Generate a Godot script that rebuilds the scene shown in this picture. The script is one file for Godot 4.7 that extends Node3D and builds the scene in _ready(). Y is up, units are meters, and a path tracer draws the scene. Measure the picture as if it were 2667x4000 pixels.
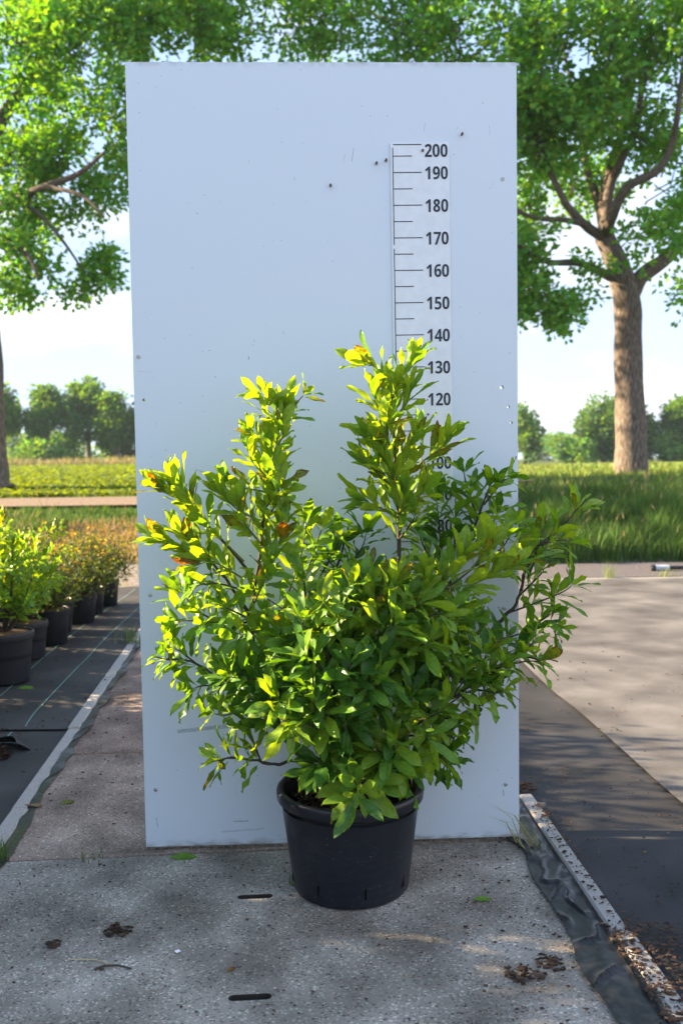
extends Node3D
# A tall shrub in a black pot in front of a white measuring board, on a concrete path in a plant nursery, evening light.

var rng := RandomNumberGenerator.new()
var names := {}
var leaf_meshes: Array[ArrayMesh] = []
var leaf_mats: Array[StandardMaterial3D] = []
var M := {}
var shoot_list := []
var stem_list := []

# the board's own frame: u along it, v up, and the distance in front of it
const BOARD_AT := Vector3(-0.641, 0.0, -2.882)
const BOARD_YAW := 0.03551


# ---------------------------------------------------------------- mesh builder
class Geo:
	var v := PackedVector3Array()
	var n := PackedVector3Array()
	var t := PackedVector2Array()
	var c := PackedColorArray()
	var ix := PackedInt32Array()

	func vert(p: Vector3, nn: Vector3, uv := Vector2.ZERO, col := Color.WHITE) -> int:
		v.append(p); n.append(nn); t.append(uv); c.append(col)
		return v.size() - 1

	func tri(a: int, b: int, d: int) -> void:   # counter-clockwise seen from outside
		ix.append(a); ix.append(d); ix.append(b)

	func flat(a: Vector3, b: Vector3, d: Vector3, col := Color.WHITE) -> void:
		var nn := (b - a).cross(d - a).normalized()
		var k := v.size()
		v.append(a); v.append(b); v.append(d)
		n.append(nn); n.append(nn); n.append(nn)
		t.append(Vector2.ZERO); t.append(Vector2.ZERO); t.append(Vector2.ZERO)
		c.append(col); c.append(col); c.append(col)
		ix.append(k); ix.append(k + 2); ix.append(k + 1)

	func quad(a: Vector3, b: Vector3, d: Vector3, e: Vector3, col := Color.WHITE) -> void:
		flat(a, b, d, col)
		flat(a, d, e, col)

	func box(tr: Transform3D, size: Vector3, bevel := 0.0, col := Color.WHITE) -> void:
		var h := size * 0.5
		var b := minf(bevel, minf(h.x, minf(h.y, h.z)) * 0.9)
		# six faces inset by the bevel, twelve chamfers, eight corners
		var P := func(sx: float, sy: float, sz: float, ax: int) -> Vector3:
			var p := Vector3(sx * (h.x - (0.0 if ax == 0 else b)), sy * (h.y - (0.0 if ax == 1 else b)), sz * (h.z - (0.0 if ax == 2 else b)))
			return tr * p
		for s in [-1.0, 1.0]:
			var q: Array = [P.call(s, -1, -1, 0), P.call(s, 1, -1, 0), P.call(s, 1, 1, 0), P.call(s, -1, 1, 0)]
			var w: Array = [P.call(-1, s, -1, 1), P.call(-1, s, 1, 1), P.call(1, s, 1, 1), P.call(1, s, -1, 1)]
			var z: Array = [P.call(-1, -1, s, 2), P.call(1, -1, s, 2), P.call(1, 1, s, 2), P.call(-1, 1, s, 2)]
			for f: Array in [q, w, z]:
				if s > 0: quad(f[0], f[1], f[2], f[3], col)
				else: quad(f[3], f[2], f[1], f[0], col)
		if b > 0.0:
			for s in [-1.0, 1.0]:
				for r in [-1.0, 1.0]:
					var e: Array = [P.call(s, r, -1, 0), P.call(s, r, 1, 0), P.call(s, r, 1, 1), P.call(s, r, -1, 1)]
					var g: Array = [P.call(-1, s, r, 1), P.call(1, s, r, 1), P.call(1, s, r, 2), P.call(-1, s, r, 2)]
					var k: Array = [P.call(s, -1, r, 2), P.call(s, 1, r, 2), P.call(s, 1, r, 0), P.call(s, -1, r, 0)]
					for f: Array in [e, g, k]:
						if s * r < 0: quad(f[0], f[1], f[2], f[3], col)
						else: quad(f[3], f[2], f[1], f[0], col)
					for m in [-1.0, 1.0]:
						var o := [P.call(s, r, m, 0), P.call(s, r, m, 1), P.call(s, r, m, 2)]
						if s * r * m > 0: flat(o[0], o[1], o[2], col)
						else: flat(o[2], o[1], o[0], col)

	func tube(pts: Array, radii: Array, sides: int, col := Color.WHITE, lump := 0.0, seed_ := 0.0) -> void:
		var ref := Vector3(0.31, 0.2, 0.93)
		var base := v.size()
		var along := 0.0
		var m := pts.size()
		for i in m:
			var d: Vector3 = (pts[mini(i + 1, m - 1)] - pts[maxi(i - 1, 0)]).normalized()
			var x := (ref - d * ref.dot(d)).normalized()
			var y := d.cross(x)
			ref = x
			if i > 0: along += pts[i].distance_to(pts[i - 1])
			for k in sides + 1:
				var a := TAU * k / sides
				var o := x * cos(a) + y * sin(a)
				var r: float = radii[i] * (1.0 + lump * sin(a * 2.0 + i * 1.7 + seed_) * 0.5 + lump * sin(a * 5.0 + i * 0.9 + seed_ * 2.0) * 0.5)
				vert(pts[i] + o * r, o, Vector2(float(k) / sides, along), col)
		for i in m - 1:
			for k in sides:
				var a := base + i * (sides + 1) + k
				var b := a + sides + 1
				tri(a, a + 1, b + 1)
				tri(a, b + 1, b)
		for e in [0, m - 1]:
			var d: Vector3 = (pts[1] - pts[0]).normalized() * -1.0 if e == 0 else (pts[m - 1] - pts[m - 2]).normalized()
			var q := vert(pts[e], d, Vector2.ZERO, col)
			for k in sides:
				var a: int = base + e * (sides + 1) + k
				if e == 0: tri(q, a + 1, a)
				else: tri(q, a, a + 1)

	func lump(at: Vector3, r: Vector3, rg: RandomNumberGenerator, col := Color.WHITE) -> void:   # an irregular crumb
		var b := Basis.from_euler(Vector3(rg.randf() * TAU, rg.randf() * TAU, rg.randf() * TAU))
		var p: Array[Vector3] = []
		for d: Vector3 in [Vector3.UP, Vector3.DOWN, Vector3.LEFT, Vector3.RIGHT, Vector3.FORWARD, Vector3.BACK]:
			p.append(at + (b * (d * rg.randf_range(0.6, 1.2))) * r)
		for f: Array in [[0, 3, 4], [0, 4, 2], [0, 2, 5], [0, 5, 3], [1, 4, 3], [1, 2, 4], [1, 5, 2], [1, 3, 5]]:
			flat(p[f[0]], p[f[1]], p[f[2]], col)

	func kite(at: Vector3, d: Vector3, side: Vector3, up: Vector3, length: float, width: float, fold: float, col: Color) -> void:   # a small folded leaf
		var tip := at + d * length
		var mid := at + d * length * 0.55
		var l := mid - side * width + up * fold
		var r := mid + side * width + up * fold
		flat(at, tip, l, col)
		flat(at, r, tip, col)

	func mesh() -> ArrayMesh:
		var a := []
		a.resize(Mesh.ARRAY_MAX)
		a[Mesh.ARRAY_VERTEX] = v
		a[Mesh.ARRAY_NORMAL] = n
		a[Mesh.ARRAY_TEX_UV] = t
		a[Mesh.ARRAY_COLOR] = c
		a[Mesh.ARRAY_INDEX] = ix
		var out := ArrayMesh.new()
		out.add_surface_from_arrays(Mesh.PRIMITIVE_TRIANGLES, a)
		return out


# ---------------------------------------------------------------- naming and tagging
func numbered(parent: Node, called: String) -> String:
	var key := str(parent.get_instance_id()) + called
	var k: int = names.get(key, 0)
	names[key] = k + 1
	return called if k == 0 else "%s_%03d" % [called, k]

func put(parent: Node, called: String, mesh: Mesh, mat: Material, tr := Transform3D()) -> MeshInstance3D:
	var o := MeshInstance3D.new()
	o.mesh = mesh
	o.material_override = mat
	o.transform = tr
	o.name = numbered(parent, called)
	parent.add_child(o, true)
	return o

func thing(called: String, label: String, category: String, at := Vector3.ZERO, group := "") -> Node3D:
	var o := Node3D.new()
	o.name = numbered(self, called)
	add_child(o, true)
	o.position = at
	return tag(o, label, category, group)

func tag(o: Node3D, label: String, category: String, group := "") -> Node3D:
	o.set_meta("label", label)
	o.set_meta("category", category)
	if group: o.set_meta("group", group)
	return o

func struct(o: Node3D, label := "") -> Node3D:
	o.set_meta("kind", "structure")
	if label: o.set_meta("label", label)
	return o

func stuff(o: Node3D, label := "") -> Node3D:
	o.set_meta("kind", "stuff")
	if label: o.set_meta("label", label)
	return o

func part_node(parent: Node, called: String) -> Node3D:
	var o := Node3D.new()
	o.name = numbered(parent, called)
	parent.add_child(o, true)
	return o


# ---------------------------------------------------------------- small helpers
func lin(r: float, g: float, b: float) -> Color:   # a real-world base colour as albedo_color
	return Color(r, g, b).linear_to_srgb()

func mat(r: float, g: float, b: float, rough := 0.8, spec := 0.5) -> StandardMaterial3D:
	var m := StandardMaterial3D.new()
	m.albedo_color = lin(r, g, b)
	m.roughness = rough
	m.metallic_specular = spec
	m.cull_mode = BaseMaterial3D.CULL_DISABLED
	return m

func vmat(rough := 0.8, spec := 0.4) -> StandardMaterial3D:
	var m := mat(1, 1, 1, rough, spec)
	m.vertex_color_use_as_albedo = true
	return m

func noise(seed_: int, freq: float, oct := 4) -> FastNoiseLite:
	var n := FastNoiseLite.new()
	n.seed = seed_
	n.frequency = freq
	n.fractal_octaves = oct
	n.noise_type = FastNoiseLite.TYPE_SIMPLEX_SMOOTH
	return n

func noise_tex(seed_: int, freq: float, lo: Color, hi: Color, size := 512, oct := 4) -> NoiseTexture2D:
	var t := NoiseTexture2D.new()
	t.width = size
	t.height = size
	t.seamless = true
	t.noise = noise(seed_, freq, oct)
	var g := Gradient.new()
	g.set_color(0, lo)
	g.set_color(1, hi)
	t.color_ramp = g
	return t

func world_tex(m: StandardMaterial3D, tex: Texture2D, per_metre: float) -> void:
	m.albedo_texture = tex
	m.uv1_triplanar = true
	m.uv1_world_triplanar = true
	m.uv1_scale = Vector3.ONE * per_metre

func blotch(m: StandardMaterial3D, tex: Texture2D, per_metre: float) -> void:   # slow, large stains over the fine grain
	m.detail_enabled = true
	m.detail_albedo = tex
	m.detail_blend_mode = BaseMaterial3D.BLEND_MODE_MUL
	m.detail_uv_layer = BaseMaterial3D.DETAIL_UV_2
	m.uv2_triplanar = true
	m.uv2_world_triplanar = true
	m.uv2_scale = Vector3.ONE * per_metre

func bp(u: float, v: float, off: float) -> Vector3:
	return BOARD_AT + Vector3(cos(BOARD_YAW), 0, -sin(BOARD_YAW)) * u + Vector3(0, v, 0) + Vector3(sin(BOARD_YAW), 0, cos(BOARD_YAW)) * off

func v3(a: Array) -> Vector3:
	return Vector3(a[0], a[1], a[2])

func smooth_line(pts: Array, per: int) -> Array:
	var out := []
	for i in pts.size() - 1:
		var a: Vector3 = pts[maxi(i - 1, 0)]
		var b: Vector3 = pts[i]
		var c: Vector3 = pts[i + 1]
		var d: Vector3 = pts[mini(i + 2, pts.size() - 1)]
		for k in per:
			out.append(b.cubic_interpolate(c, a, d, float(k) / per))
	out.append(pts[pts.size() - 1])
	return out

func curve_at(table: Array, x: float) -> float:   # [[x, y], ...] eased between its points
	if x <= table[0][0]: return table[0][1]
	for i in table.size() - 1:
		if x <= table[i + 1][0]:
			return lerpf(table[i][1], table[i + 1][1], smoothstep(0.0, 1.0, (x - table[i][0]) / (table[i + 1][0] - table[i][0])) * 0.5 + 0.5 * (x - table[i][0]) / (table[i + 1][0] - table[i][0]))
	return table[table.size() - 1][1]

const LEFT_RISE := [[11.5, -0.02], [13.0, 0.12], [14.5, 0.42], [15.3, 0.52], [16.7, 0.6], [18.5, 0.70], [23.0, 0.84], [32.0, 0.95], [90.0, 1.05], [300.0, 1.1], [700.0, 1.1]]
const RIGHT_RISE := [[10.7, -0.02], [12.0, 0.34], [14.0, 0.72], [16.0, 0.87], [18.0, 0.9], [30.0, 0.87], [90.0, 0.62], [300.0, 0.5], [700.0, 0.5]]
func land(x: float, z: float) -> float:
	var k := smoothstep(-3.0, 3.0, x)
	return lerpf(curve_at(LEFT_RISE, -z), curve_at(RIGHT_RISE, -z), k)


# ================================================================ the scene
func _ready() -> void:
	rng.seed = 20240611
	# ---- camera
	var cam := Camera3D.new()
	cam.name = "camera"
	add_child(cam)
	cam.position = Vector3(0, 1.24, 0)
	cam.rotation = Vector3(-0.05586, 0, -0.01436)
	cam.near = 0.05
	cam.far = 1500.0
	var lens := CameraAttributesPhysical.new()
	lens.frustum_focal_length = 21.535
	lens.frustum_focus_distance = 2.72
	lens.exposure_aperture = 2.5
	lens.frustum_near = 0.05
	lens.frustum_far = 1500.0
	cam.attributes = lens
	cam.fov = 58.2637
	# ---- sky, sun, exposure
	var env := Environment.new()
	env.background_mode = Environment.BG_SKY
	env.tonemap_mode = Environment.TONE_MAPPER_LINEAR
	env.tonemap_exposure = EXPOSURE
	env.sdfgi_enabled = true
	env.ssao_enabled = true
	env.ssil_enabled = true
	env.fog_enabled = true
	env.fog_density = 0.0003
	env.fog_light_color = Color(0.80, 0.88, 0.96)
	var sky := Sky.new()
	var pano := PanoramaSkyMaterial.new()
	pano.panorama = sky_picture()
	pano.energy_multiplier = SKY_ENERGY
	sky.sky_material = pano
	env.sky = sky
	var we := WorldEnvironment.new()
	we.name = "world"
	we.environment = env
	add_child(we)
	var sun := DirectionalLight3D.new()
	sun.name = "sun"
	sun.light_energy = SUN_ENERGY
	sun.light_color = Color(1.0, 0.895, 0.74)
	sun.light_angular_distance = 0.53
	sun.shadow_enabled = true
	add_child(sun)
	sun.look_at_from_position(-SUN_WAY, Vector3.ZERO)
	# ---- materials
	make_materials()
	# ---- setting
	build_ground()
	build_path()
	build_cloth()
	# ---- trees and fields
	build_trees()
	build_grass()
	# ---- things
	build_board()
	build_shrub()
	build_pot_row()
	build_litter()

const EXPOSURE := 6.4
const SKY_ENERGY := 0.62
const SUN_ENERGY := 1.6
const SUN_AZ := 0.19      # how far behind the board's line the sun stands, in radians
const SUN_EL := 0.39
var SUN_WAY := Vector3(cos(SUN_AZ) * cos(SUN_EL), -sin(SUN_EL), sin(SUN_AZ) * cos(SUN_EL))


func sky_picture() -> ImageTexture:
	var w := 1024
	var h := 512
	var im := Image.create(w, h, false, Image.FORMAT_RGBF)
	var big := noise(5, 0.9, 5)
	var fine := noise(11, 2.6, 4)
	var to_sun := -SUN_WAY
	for j in h:
		var el := (0.5 - (j + 0.5) / h) * PI
		for i in w:
			var az := ((i + 0.5) / w - 0.5) * TAU
			var d := Vector3(sin(az) * cos(el), sin(el), -cos(az) * cos(el))
			var y := maxf(d.y, 0.0)
			var base := Color(0.27, 0.31, 0.37).lerp(Color(0.115, 0.21, 0.40), pow(y, 0.6))
			var warm := pow(maxf(d.dot(to_sun), 0.0), 6.0)
			base = base + Color(0.30, 0.25, 0.18) * warm
			if d.y > -0.02:
				var p := d / (y + 0.22)
				var cl := big.get_noise_3d(p.x, p.z * 1.0 + 7.0, y * 2.0) + 0.35 * fine.get_noise_3d(p.x, p.z, y)
				var cover := smoothstep(-0.12, 0.28, cl)
				var shade := 0.78 + 0.6 * fine.get_noise_3d(p.x * 1.3 + 40.0, p.z * 1.3, y)
				base = base.lerp(Color(0.43, 0.45, 0.48) * shade + Color(0.22, 0.19, 0.14) * warm, cover * lerpf(0.85, 0.35, smoothstep(0.25, 0.75, y)))
			im.set_pixel(i, j, base)
	return ImageTexture.create_from_image(im)


func speckled(size: int, seed_: int, base: Color, spots: int, rmax: float, lo: Color, hi: Color, grain: float) -> Image:   # stones of many greys set in mortar; tiles
	var r := RandomNumberGenerator.new()
	r.seed = seed_
	var d := PackedByteArray()
	d.resize(size * size * 3)
	for k in size * size:
		var g := 1.0 + r.randf_range(-grain, grain)
		d[k * 3] = clampi(int(base.r * g * 255.0), 0, 255)
		d[k * 3 + 1] = clampi(int(base.g * g * 255.0), 0, 255)
		d[k * 3 + 2] = clampi(int(base.b * g * 255.0), 0, 255)
	for s in spots:
		var cx := r.randi() % size
		var cy := r.randi() % size
		var rad := 0.7 + pow(r.randf(), 2.5) * rmax
		var q := r.randf()
		var col := lo.lerp(hi, q)
		col.r *= r.randf_range(0.94, 1.08)
		var squash := r.randf_range(0.6, 1.0)
		var R := int(ceil(rad))
		for yy in range(-R, R + 1):
			for xx in range(-R, R + 1):
				if xx * xx + yy * yy / (squash * squash) <= rad * rad:
					var k := (((cy + yy) & (size - 1)) * size + ((cx + xx) & (size - 1))) * 3
					d[k] = clampi(int(col.r * 255.0), 0, 255)
					d[k + 1] = clampi(int(col.g * 255.0), 0, 255)
					d[k + 2] = clampi(int(col.b * 255.0), 0, 255)
	return Image.create_from_data(size, size, false, Image.FORMAT_RGB8, d)


func make_materials() -> void:
	# concrete slabs with exposed aggregate: a grey front slab and browner ones behind
	var agg := speckled(1024, 3, Color(0.645, 0.625, 0.60), 24000, 5.2, Color(0.40, 0.385, 0.37), Color(0.89, 0.87, 0.84), 0.17)
	var agg_tex := ImageTexture.create_from_image(agg)
	var stain := noise_tex(21, 0.010, Color(0.58, 0.57, 0.555), Color(1, 1, 1), 512, 5)
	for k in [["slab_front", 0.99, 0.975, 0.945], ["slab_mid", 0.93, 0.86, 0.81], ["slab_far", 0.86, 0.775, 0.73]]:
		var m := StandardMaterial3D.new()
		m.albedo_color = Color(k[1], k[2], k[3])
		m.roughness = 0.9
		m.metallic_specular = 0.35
		world_tex(m, agg_tex, 1.35)
		m.heightmap_enabled = true
		m.heightmap_texture = agg_tex
		m.heightmap_scale = 0.22
		blotch(m, stain, 0.55)
		M[k[0]] = m
	# woven ground cloth, dusty
	for k in [["cloth_dark", 0.052, 0.052, 0.056, 31], ["cloth_left", 0.085, 0.083, 0.082, 33], ["cloth_light", 0.225, 0.218, 0.215, 35]]:
		var m := mat(k[1], k[2], k[3], 0.78, 0.4)
		world_tex(m, ImageTexture.create_from_image(speckled(512, k[4], Color(0.84, 0.83, 0.82), 5000, 1.6, Color(0.62, 0.60, 0.58), Color(1, 1, 0.98), 0.16)), 2.2)
		blotch(m, noise_tex(k[4], 0.008, Color(0.55, 0.54, 0.53), Color(1, 1, 1), 512, 5), 0.4)
		M[k[0]] = m
	M.kerb = mat(0.40, 0.385, 0.36, 0.9, 0.3)
	world_tex(M.kerb, ImageTexture.create_from_image(speckled(256, 41, Color(0.88, 0.87, 0.86), 1500, 2.0, Color(0.6, 0.58, 0.56), Color(1, 1, 1), 0.12)), 4.0)
	M.plastic = mat(0.048, 0.047, 0.048, 0.33, 0.38)
	world_tex(M.plastic, noise_tex(43, 0.025, Color(0.30, 0.34, 0.42), Color(1, 0.97, 0.92), 512, 6), 2.4)
	M.asphalt = mat(0.13, 0.12, 0.125, 0.9, 0.3)
	world_tex(M.asphalt, noise_tex(47, 0.05, Color(0.7, 0.68, 0.68), Color(1, 1, 1), 512, 6), 0.8)
	M.dirt_road = mat(0.26, 0.20, 0.155, 0.95, 0.2)
	world_tex(M.dirt_road, noise_tex(48, 0.05, Color(0.7, 0.68, 0.66), Color(1, 1, 1), 512, 6), 0.5)
	M.land = vmat(0.95, 0.2)
	world_tex(M.land, noise_tex(49, 0.04, Color(0.6, 0.6, 0.6), Color(1, 1, 1), 512, 6), 0.35)
	M.soil = vmat(0.95, 0.2)
	M.crumb = vmat(0.9, 0.3)
	M.bark = mat(0.27, 0.225, 0.185, 0.92, 0.25)
	var bark := noise_tex(51, 0.03, Color(0.45, 0.43, 0.42), Color(1, 1, 1), 512, 6)
	M.bark.albedo_texture = bark
	M.bark.uv1_scale = Vector3(3, 0.35, 1)
	M.bark.heightmap_enabled = true
	M.bark.heightmap_texture = bark
	M.bark.heightmap_scale = 2.0
	M.stem = mat(0.105, 0.085, 0.068, 0.8, 0.35)
	var stem_tex := noise_tex(53, 0.05, Color(0.5, 0.5, 0.5), Color(1, 1, 1), 256, 4)
	M.stem.albedo_texture = stem_tex
	M.stem.uv1_scale = Vector3(2, 9, 1)
	M.green_stem = mat(0.13, 0.17, 0.045, 0.6, 0.4)
	M.crown = vmat(0.62, 0.4)
	M.crown.backlight_enabled = true
	M.crown.backlight = Color(1.05, 0.98, 0.27)
	M.grass = vmat(0.7, 0.3)
	M.grass.backlight_enabled = true
	M.grass.backlight = Color(0.8, 0.8, 0.5)
	M.petal = mat(0.8, 0.78, 0.8, 0.6)
	M.wood = mat(0.30, 0.22, 0.14, 0.8)
	M.print = mat(0.035, 0.042, 0.055, 0.6, 0.3)
	M.strip = mat(0.68, 0.715, 0.75, 0.45, 0.45)
	world_tex(M.strip, noise_tex(57, 0.03, Color(0.95, 0.95, 0.95), Color(1, 1, 1), 256, 5), 3.0)
	M.screw = mat(0.42, 0.41, 0.39, 0.4, 0.5)
	M.screw.metallic = 0.8
	M.rust = mat(0.16, 0.11, 0.08, 0.8)
	M.slot = mat(0.035, 0.032, 0.028, 0.95, 0.2)
	M.dark = mat(0.012, 0.012, 0.012, 0.9, 0.2)
	# black pot plastic: scuffed and speckled with splashes
	var r := RandomNumberGenerator.new()
	r.seed = 61
	var im := Image.create(1024, 512, false, Image.FORMAT_RGB8)
	im.fill(Color(0.105, 0.115, 0.135))
	for k in 420:   # scratches
		var p := Vector2(r.randf() * 1024, 40 + r.randf() * 400)
		var dir := Vector2.from_angle(r.randfn(-0.15, 0.5))
		var steps := int(r.randf_range(8, 60))
		var a := r.randf_range(0.02, 0.10)
		for s in steps:
			p += dir
			dir = dir.rotated(r.randfn(0, 0.02))
			var q := Vector2i(posmod(int(p.x), 1024), clampi(int(p.y), 0, 511))
			im.set_pixelv(q, im.get_pixelv(q) + Color(a, a, a * 1.05))
			for w in (2 if k % 3 == 0 else 1):
				var q2 := Vector2i(q.x, clampi(q.y + 1 + w, 0, 511))
				im.set_pixelv(q2, im.get_pixelv(q2) + Color(a, a, a * 1.05) * 0.8)
	for k in 700:   # splashed soil and lime
		var y := 511 - int(pow(r.randf(), 2.2) * 470)
		var q := Vector2i(r.randi() % 1024, clampi(y, 0, 510))
		var g := r.randf_range(0.2, 0.55)
		var rad := 1 + r.randi() % 3
		for yy in rad:
			for xx in rad:
				im.set_pixel((q.x + xx) % 1024, mini(q.y + yy, 511), Color(g, g * 0.93, g * 0.84))
		if r.randf() < 0.25: im.set_pixelv(q + Vector2i(0, -1 if q.y > 0 else 0), Color(g, g * 0.95, g * 0.9))
	var mud := noise(63, 0.012, 4)
	for y in 512:   # dried mud towards the base, dust in broad smears
		for x in 1024:
			var d := clampf(smoothstep(330.0, 512.0, y) * (0.35 + mud.get_noise_2d(x, y * 0.6)) * 0.6, 0.0, 0.5) + maxf(0.0, mud.get_noise_2d(x * 0.5 + 300.0, y * 2.5)) * 0.16
			if d > 0.01: im.set_pixel(x, y, im.get_pixel(x, y).lerp(Color(0.34, 0.32, 0.30), d))
	M.pot = mat(0.92, 0.94, 1, 0.34, 0.45)
	M.pot.albedo_texture = ImageTexture.create_from_image(im)
	M.pot_rough = ImageTexture.create_from_image(im)
	M.pot_plain = mat(0.012, 0.0135, 0.017, 0.40, 0.42)
	# the shrub's leaves
	for k in 10:
		leaf_meshes.append(leaf_shape(100 + k))
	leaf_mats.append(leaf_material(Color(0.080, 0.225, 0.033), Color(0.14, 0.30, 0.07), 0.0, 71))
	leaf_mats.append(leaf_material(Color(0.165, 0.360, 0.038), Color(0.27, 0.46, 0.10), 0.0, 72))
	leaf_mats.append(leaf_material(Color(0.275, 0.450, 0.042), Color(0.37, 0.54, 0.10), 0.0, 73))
	leaf_mats.append(leaf_material(Color(0.18, 0.27, 0.036), Color(0.24, 0.33, 0.06), 0.5, 74))
	leaf_mats.append(leaf_material(Color(0.30, 0.20, 0.030), Color(0.34, 0.24, 0.06), 0.75, 75))
	leaf_mats.append(leaf_material(Color(0.235, 0.42, 0.038), Color(0.33, 0.50, 0.10), 0.12, 76))


func leaf_material(base: Color, rib: Color, brown: float, seed_: int) -> StandardMaterial3D:
	var w := 64
	var h := 160
	var im := Image.create(w, h, false, Image.FORMAT_RGB8)
	var n := noise(seed_, 0.035, 3)
	for j in h:
		for i in w:
			var u := (i + 0.5) / w
			var v := (j + 0.5) / h
			var s := absf(u - 0.5) * 2.0
			var col := base * (1.0 + 0.30 * n.get_noise_2d(i, j))
			var vein := pow(0.5 + 0.5 * cos((v - s * 0.22) * TAU * 9.0), 14.0) * (1.0 - s)
			col = col.lerp(rib, 0.55 * vein)
			col = col.lerp(rib, smoothstep(0.085, 0.03, s) * (1.0 - 0.5 * v))
			if brown > 0.0:
				var b := smoothstep(1.15 - brown, 1.45 - brown, v * 0.75 + s * 0.3 + 0.5 * n.get_noise_2d(i * 1.5 + 300, j * 1.5))
				col = col.lerp(Color(0.30, 0.10, 0.018).lerp(Color(0.12, 0.045, 0.016), smoothstep(0.5, 0.9, v + 0.4 * n.get_noise_2d(i * 2, j * 2 + 200))), b)
			im.set_pixel(i, j, Color(col.r, col.g, col.b).linear_to_srgb())
	var m := StandardMaterial3D.new()
	m.albedo_texture = ImageTexture.create_from_image(im)
	m.texture_repeat = false
	m.roughness = 0.40
	m.metallic_specular = 0.5
	m.cull_mode = BaseMaterial3D.CULL_DISABLED
	m.backlight_enabled = true
	m.backlight = Color(1.1, 1.0, 0.32)
	return m


func leaf_shape(seed_: int) -> ArrayMesh:   # one metre long along +y, its upper face to +z
	var r := RandomNumberGenerator.new()
	r.seed = seed_
	var width := r.randf_range(0.116, 0.152)
	var fold := r.randf_range(0.10, 0.34)
	var bend := r.randf_range(-0.05, 0.30)
	var wave := r.randf_range(0.02, 0.055)
	var twist := r.randf_range(-0.35, 0.35)
	var freq := r.randf_range(9.0, 14.0)
	var ph := r.randf() * TAU
	var rows := 8
	var P := []
	for j in rows + 1:
		var t := float(j) / rows
		var w: float
		if t < 0.1: w = 0.012
		else:
			var q := pow((t - 0.08) / 0.92, 1.42)
			w = width * pow(maxf(sin(PI * minf(q, 1.0)), 0.0), 0.70)
		w *= 1.0 + 0.06 * sin(freq * 1.7 * t + ph)
		if j == rows: w = 0.004
		var row := []
		for i in 5:
			var s := (i - 2) / 2.0
			var x := s * w
			var z := absf(s) * w * fold - bend * t * t + wave * sin(freq * t + ph + signf(s) * 1.3) * absf(s) * minf(1.0, t * 4.0)
			var a := twist * t
			row.append(Vector3(x * cos(a) - z * sin(a) * 0.3, t - 0.4 * bend * bend * t * t, z + x * sin(a)))
		P.append(row)
	var g := Geo.new()
	for j in rows + 1:
		for i in 5:
			var du: Vector3 = P[j][mini(i + 1, 4)] - P[j][maxi(i - 1, 0)]
			var dv: Vector3 = P[mini(j + 1, rows)][i] - P[maxi(j - 1, 0)][i]
			g.vert(P[j][i], du.cross(dv).normalized(), Vector2(i / 4.0, float(j) / rows))
	for j in rows:
		for i in 4:
			if j == 0 and (i == 0 or i == 3): continue
			var a := j * 5 + i
			g.tri(a, a + 1, a + 6)
			g.tri(a, a + 6, a + 5)
	return g.mesh()


func joined(leaves: Array, m: int) -> ArrayMesh:   # the leaves [transform, shape, material] of one material as one mesh
	var v := PackedVector3Array()
	var n := PackedVector3Array()
	var t := PackedVector2Array()
	var ix := PackedInt32Array()
	for l: Array in leaves:
		if l[2] != m: continue
		var a := leaf_meshes[l[1]].surface_get_arrays(0)
		var tr: Transform3D = l[0]
		var k := v.size()
		v.append_array(tr * (a[Mesh.ARRAY_VERTEX] as PackedVector3Array))
		n.append_array(Transform3D(tr.basis.orthonormalized(), Vector3.ZERO) * (a[Mesh.ARRAY_NORMAL] as PackedVector3Array))
		t.append_array(a[Mesh.ARRAY_TEX_UV])
		for q: int in a[Mesh.ARRAY_INDEX]: ix.append(k + q)
	if v.is_empty(): return null
	var out := []
	out.resize(Mesh.ARRAY_MAX)
	out[Mesh.ARRAY_VERTEX] = v
	out[Mesh.ARRAY_NORMAL] = n
	out[Mesh.ARRAY_TEX_UV] = t
	out[Mesh.ARRAY_INDEX] = ix
	var me := ArrayMesh.new()
	me.add_surface_from_arrays(Mesh.PRIMITIVE_TRIANGLES, out)
	return me


func hang_leaves(parent: Node3D, leaves: Array, singles: int) -> void:
	# the leaves that show largest as parts of their own, the others joined
	var order := []
	var cells := {}
	var idx := range(leaves.size())
	idx.sort_custom(func(a: int, b: int) -> bool: return leaves[a][0].origin.z > leaves[b][0].origin.z)
	for i: int in idx:
		var tr: Transform3D = leaves[i][0]
		var p := tr * Vector3(0, 0.55, 0)
		var key := Vector2i(int(floor(p.x / -p.z / 0.016)), int(floor((p.y - 1.24) / -p.z / 0.016)))
		var rank: int = cells.get(key, 0)
		cells[key] = rank + 1
		order.append([rank, i])
	order.sort_custom(func(a: Array, b: Array) -> bool: return a[0] < b[0] or (a[0] == b[0] and a[1] < b[1]))
	var rest := []
	for k in order.size():
		var l: Array = leaves[order[k][1]]
		if k < singles:
			put(parent, "leaf", leaf_meshes[l[1]], leaf_mats[l[2]], l[0])
		else:
			rest.append(l)
	if rest.is_empty(): return
	var all := ArrayMesh.new()
	for m in leaf_mats.size():
		var me := joined(rest, m)
		if me:
			all.add_surface_from_arrays(Mesh.PRIMITIVE_TRIANGLES, me.surface_get_arrays(0))
			all.surface_set_material(all.get_surface_count() - 1, leaf_mats[m])
	var o := MeshInstance3D.new()
	o.mesh = all
	o.name = numbered(parent, "foliage")
	parent.add_child(o, true)
	stuff(o)


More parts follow.
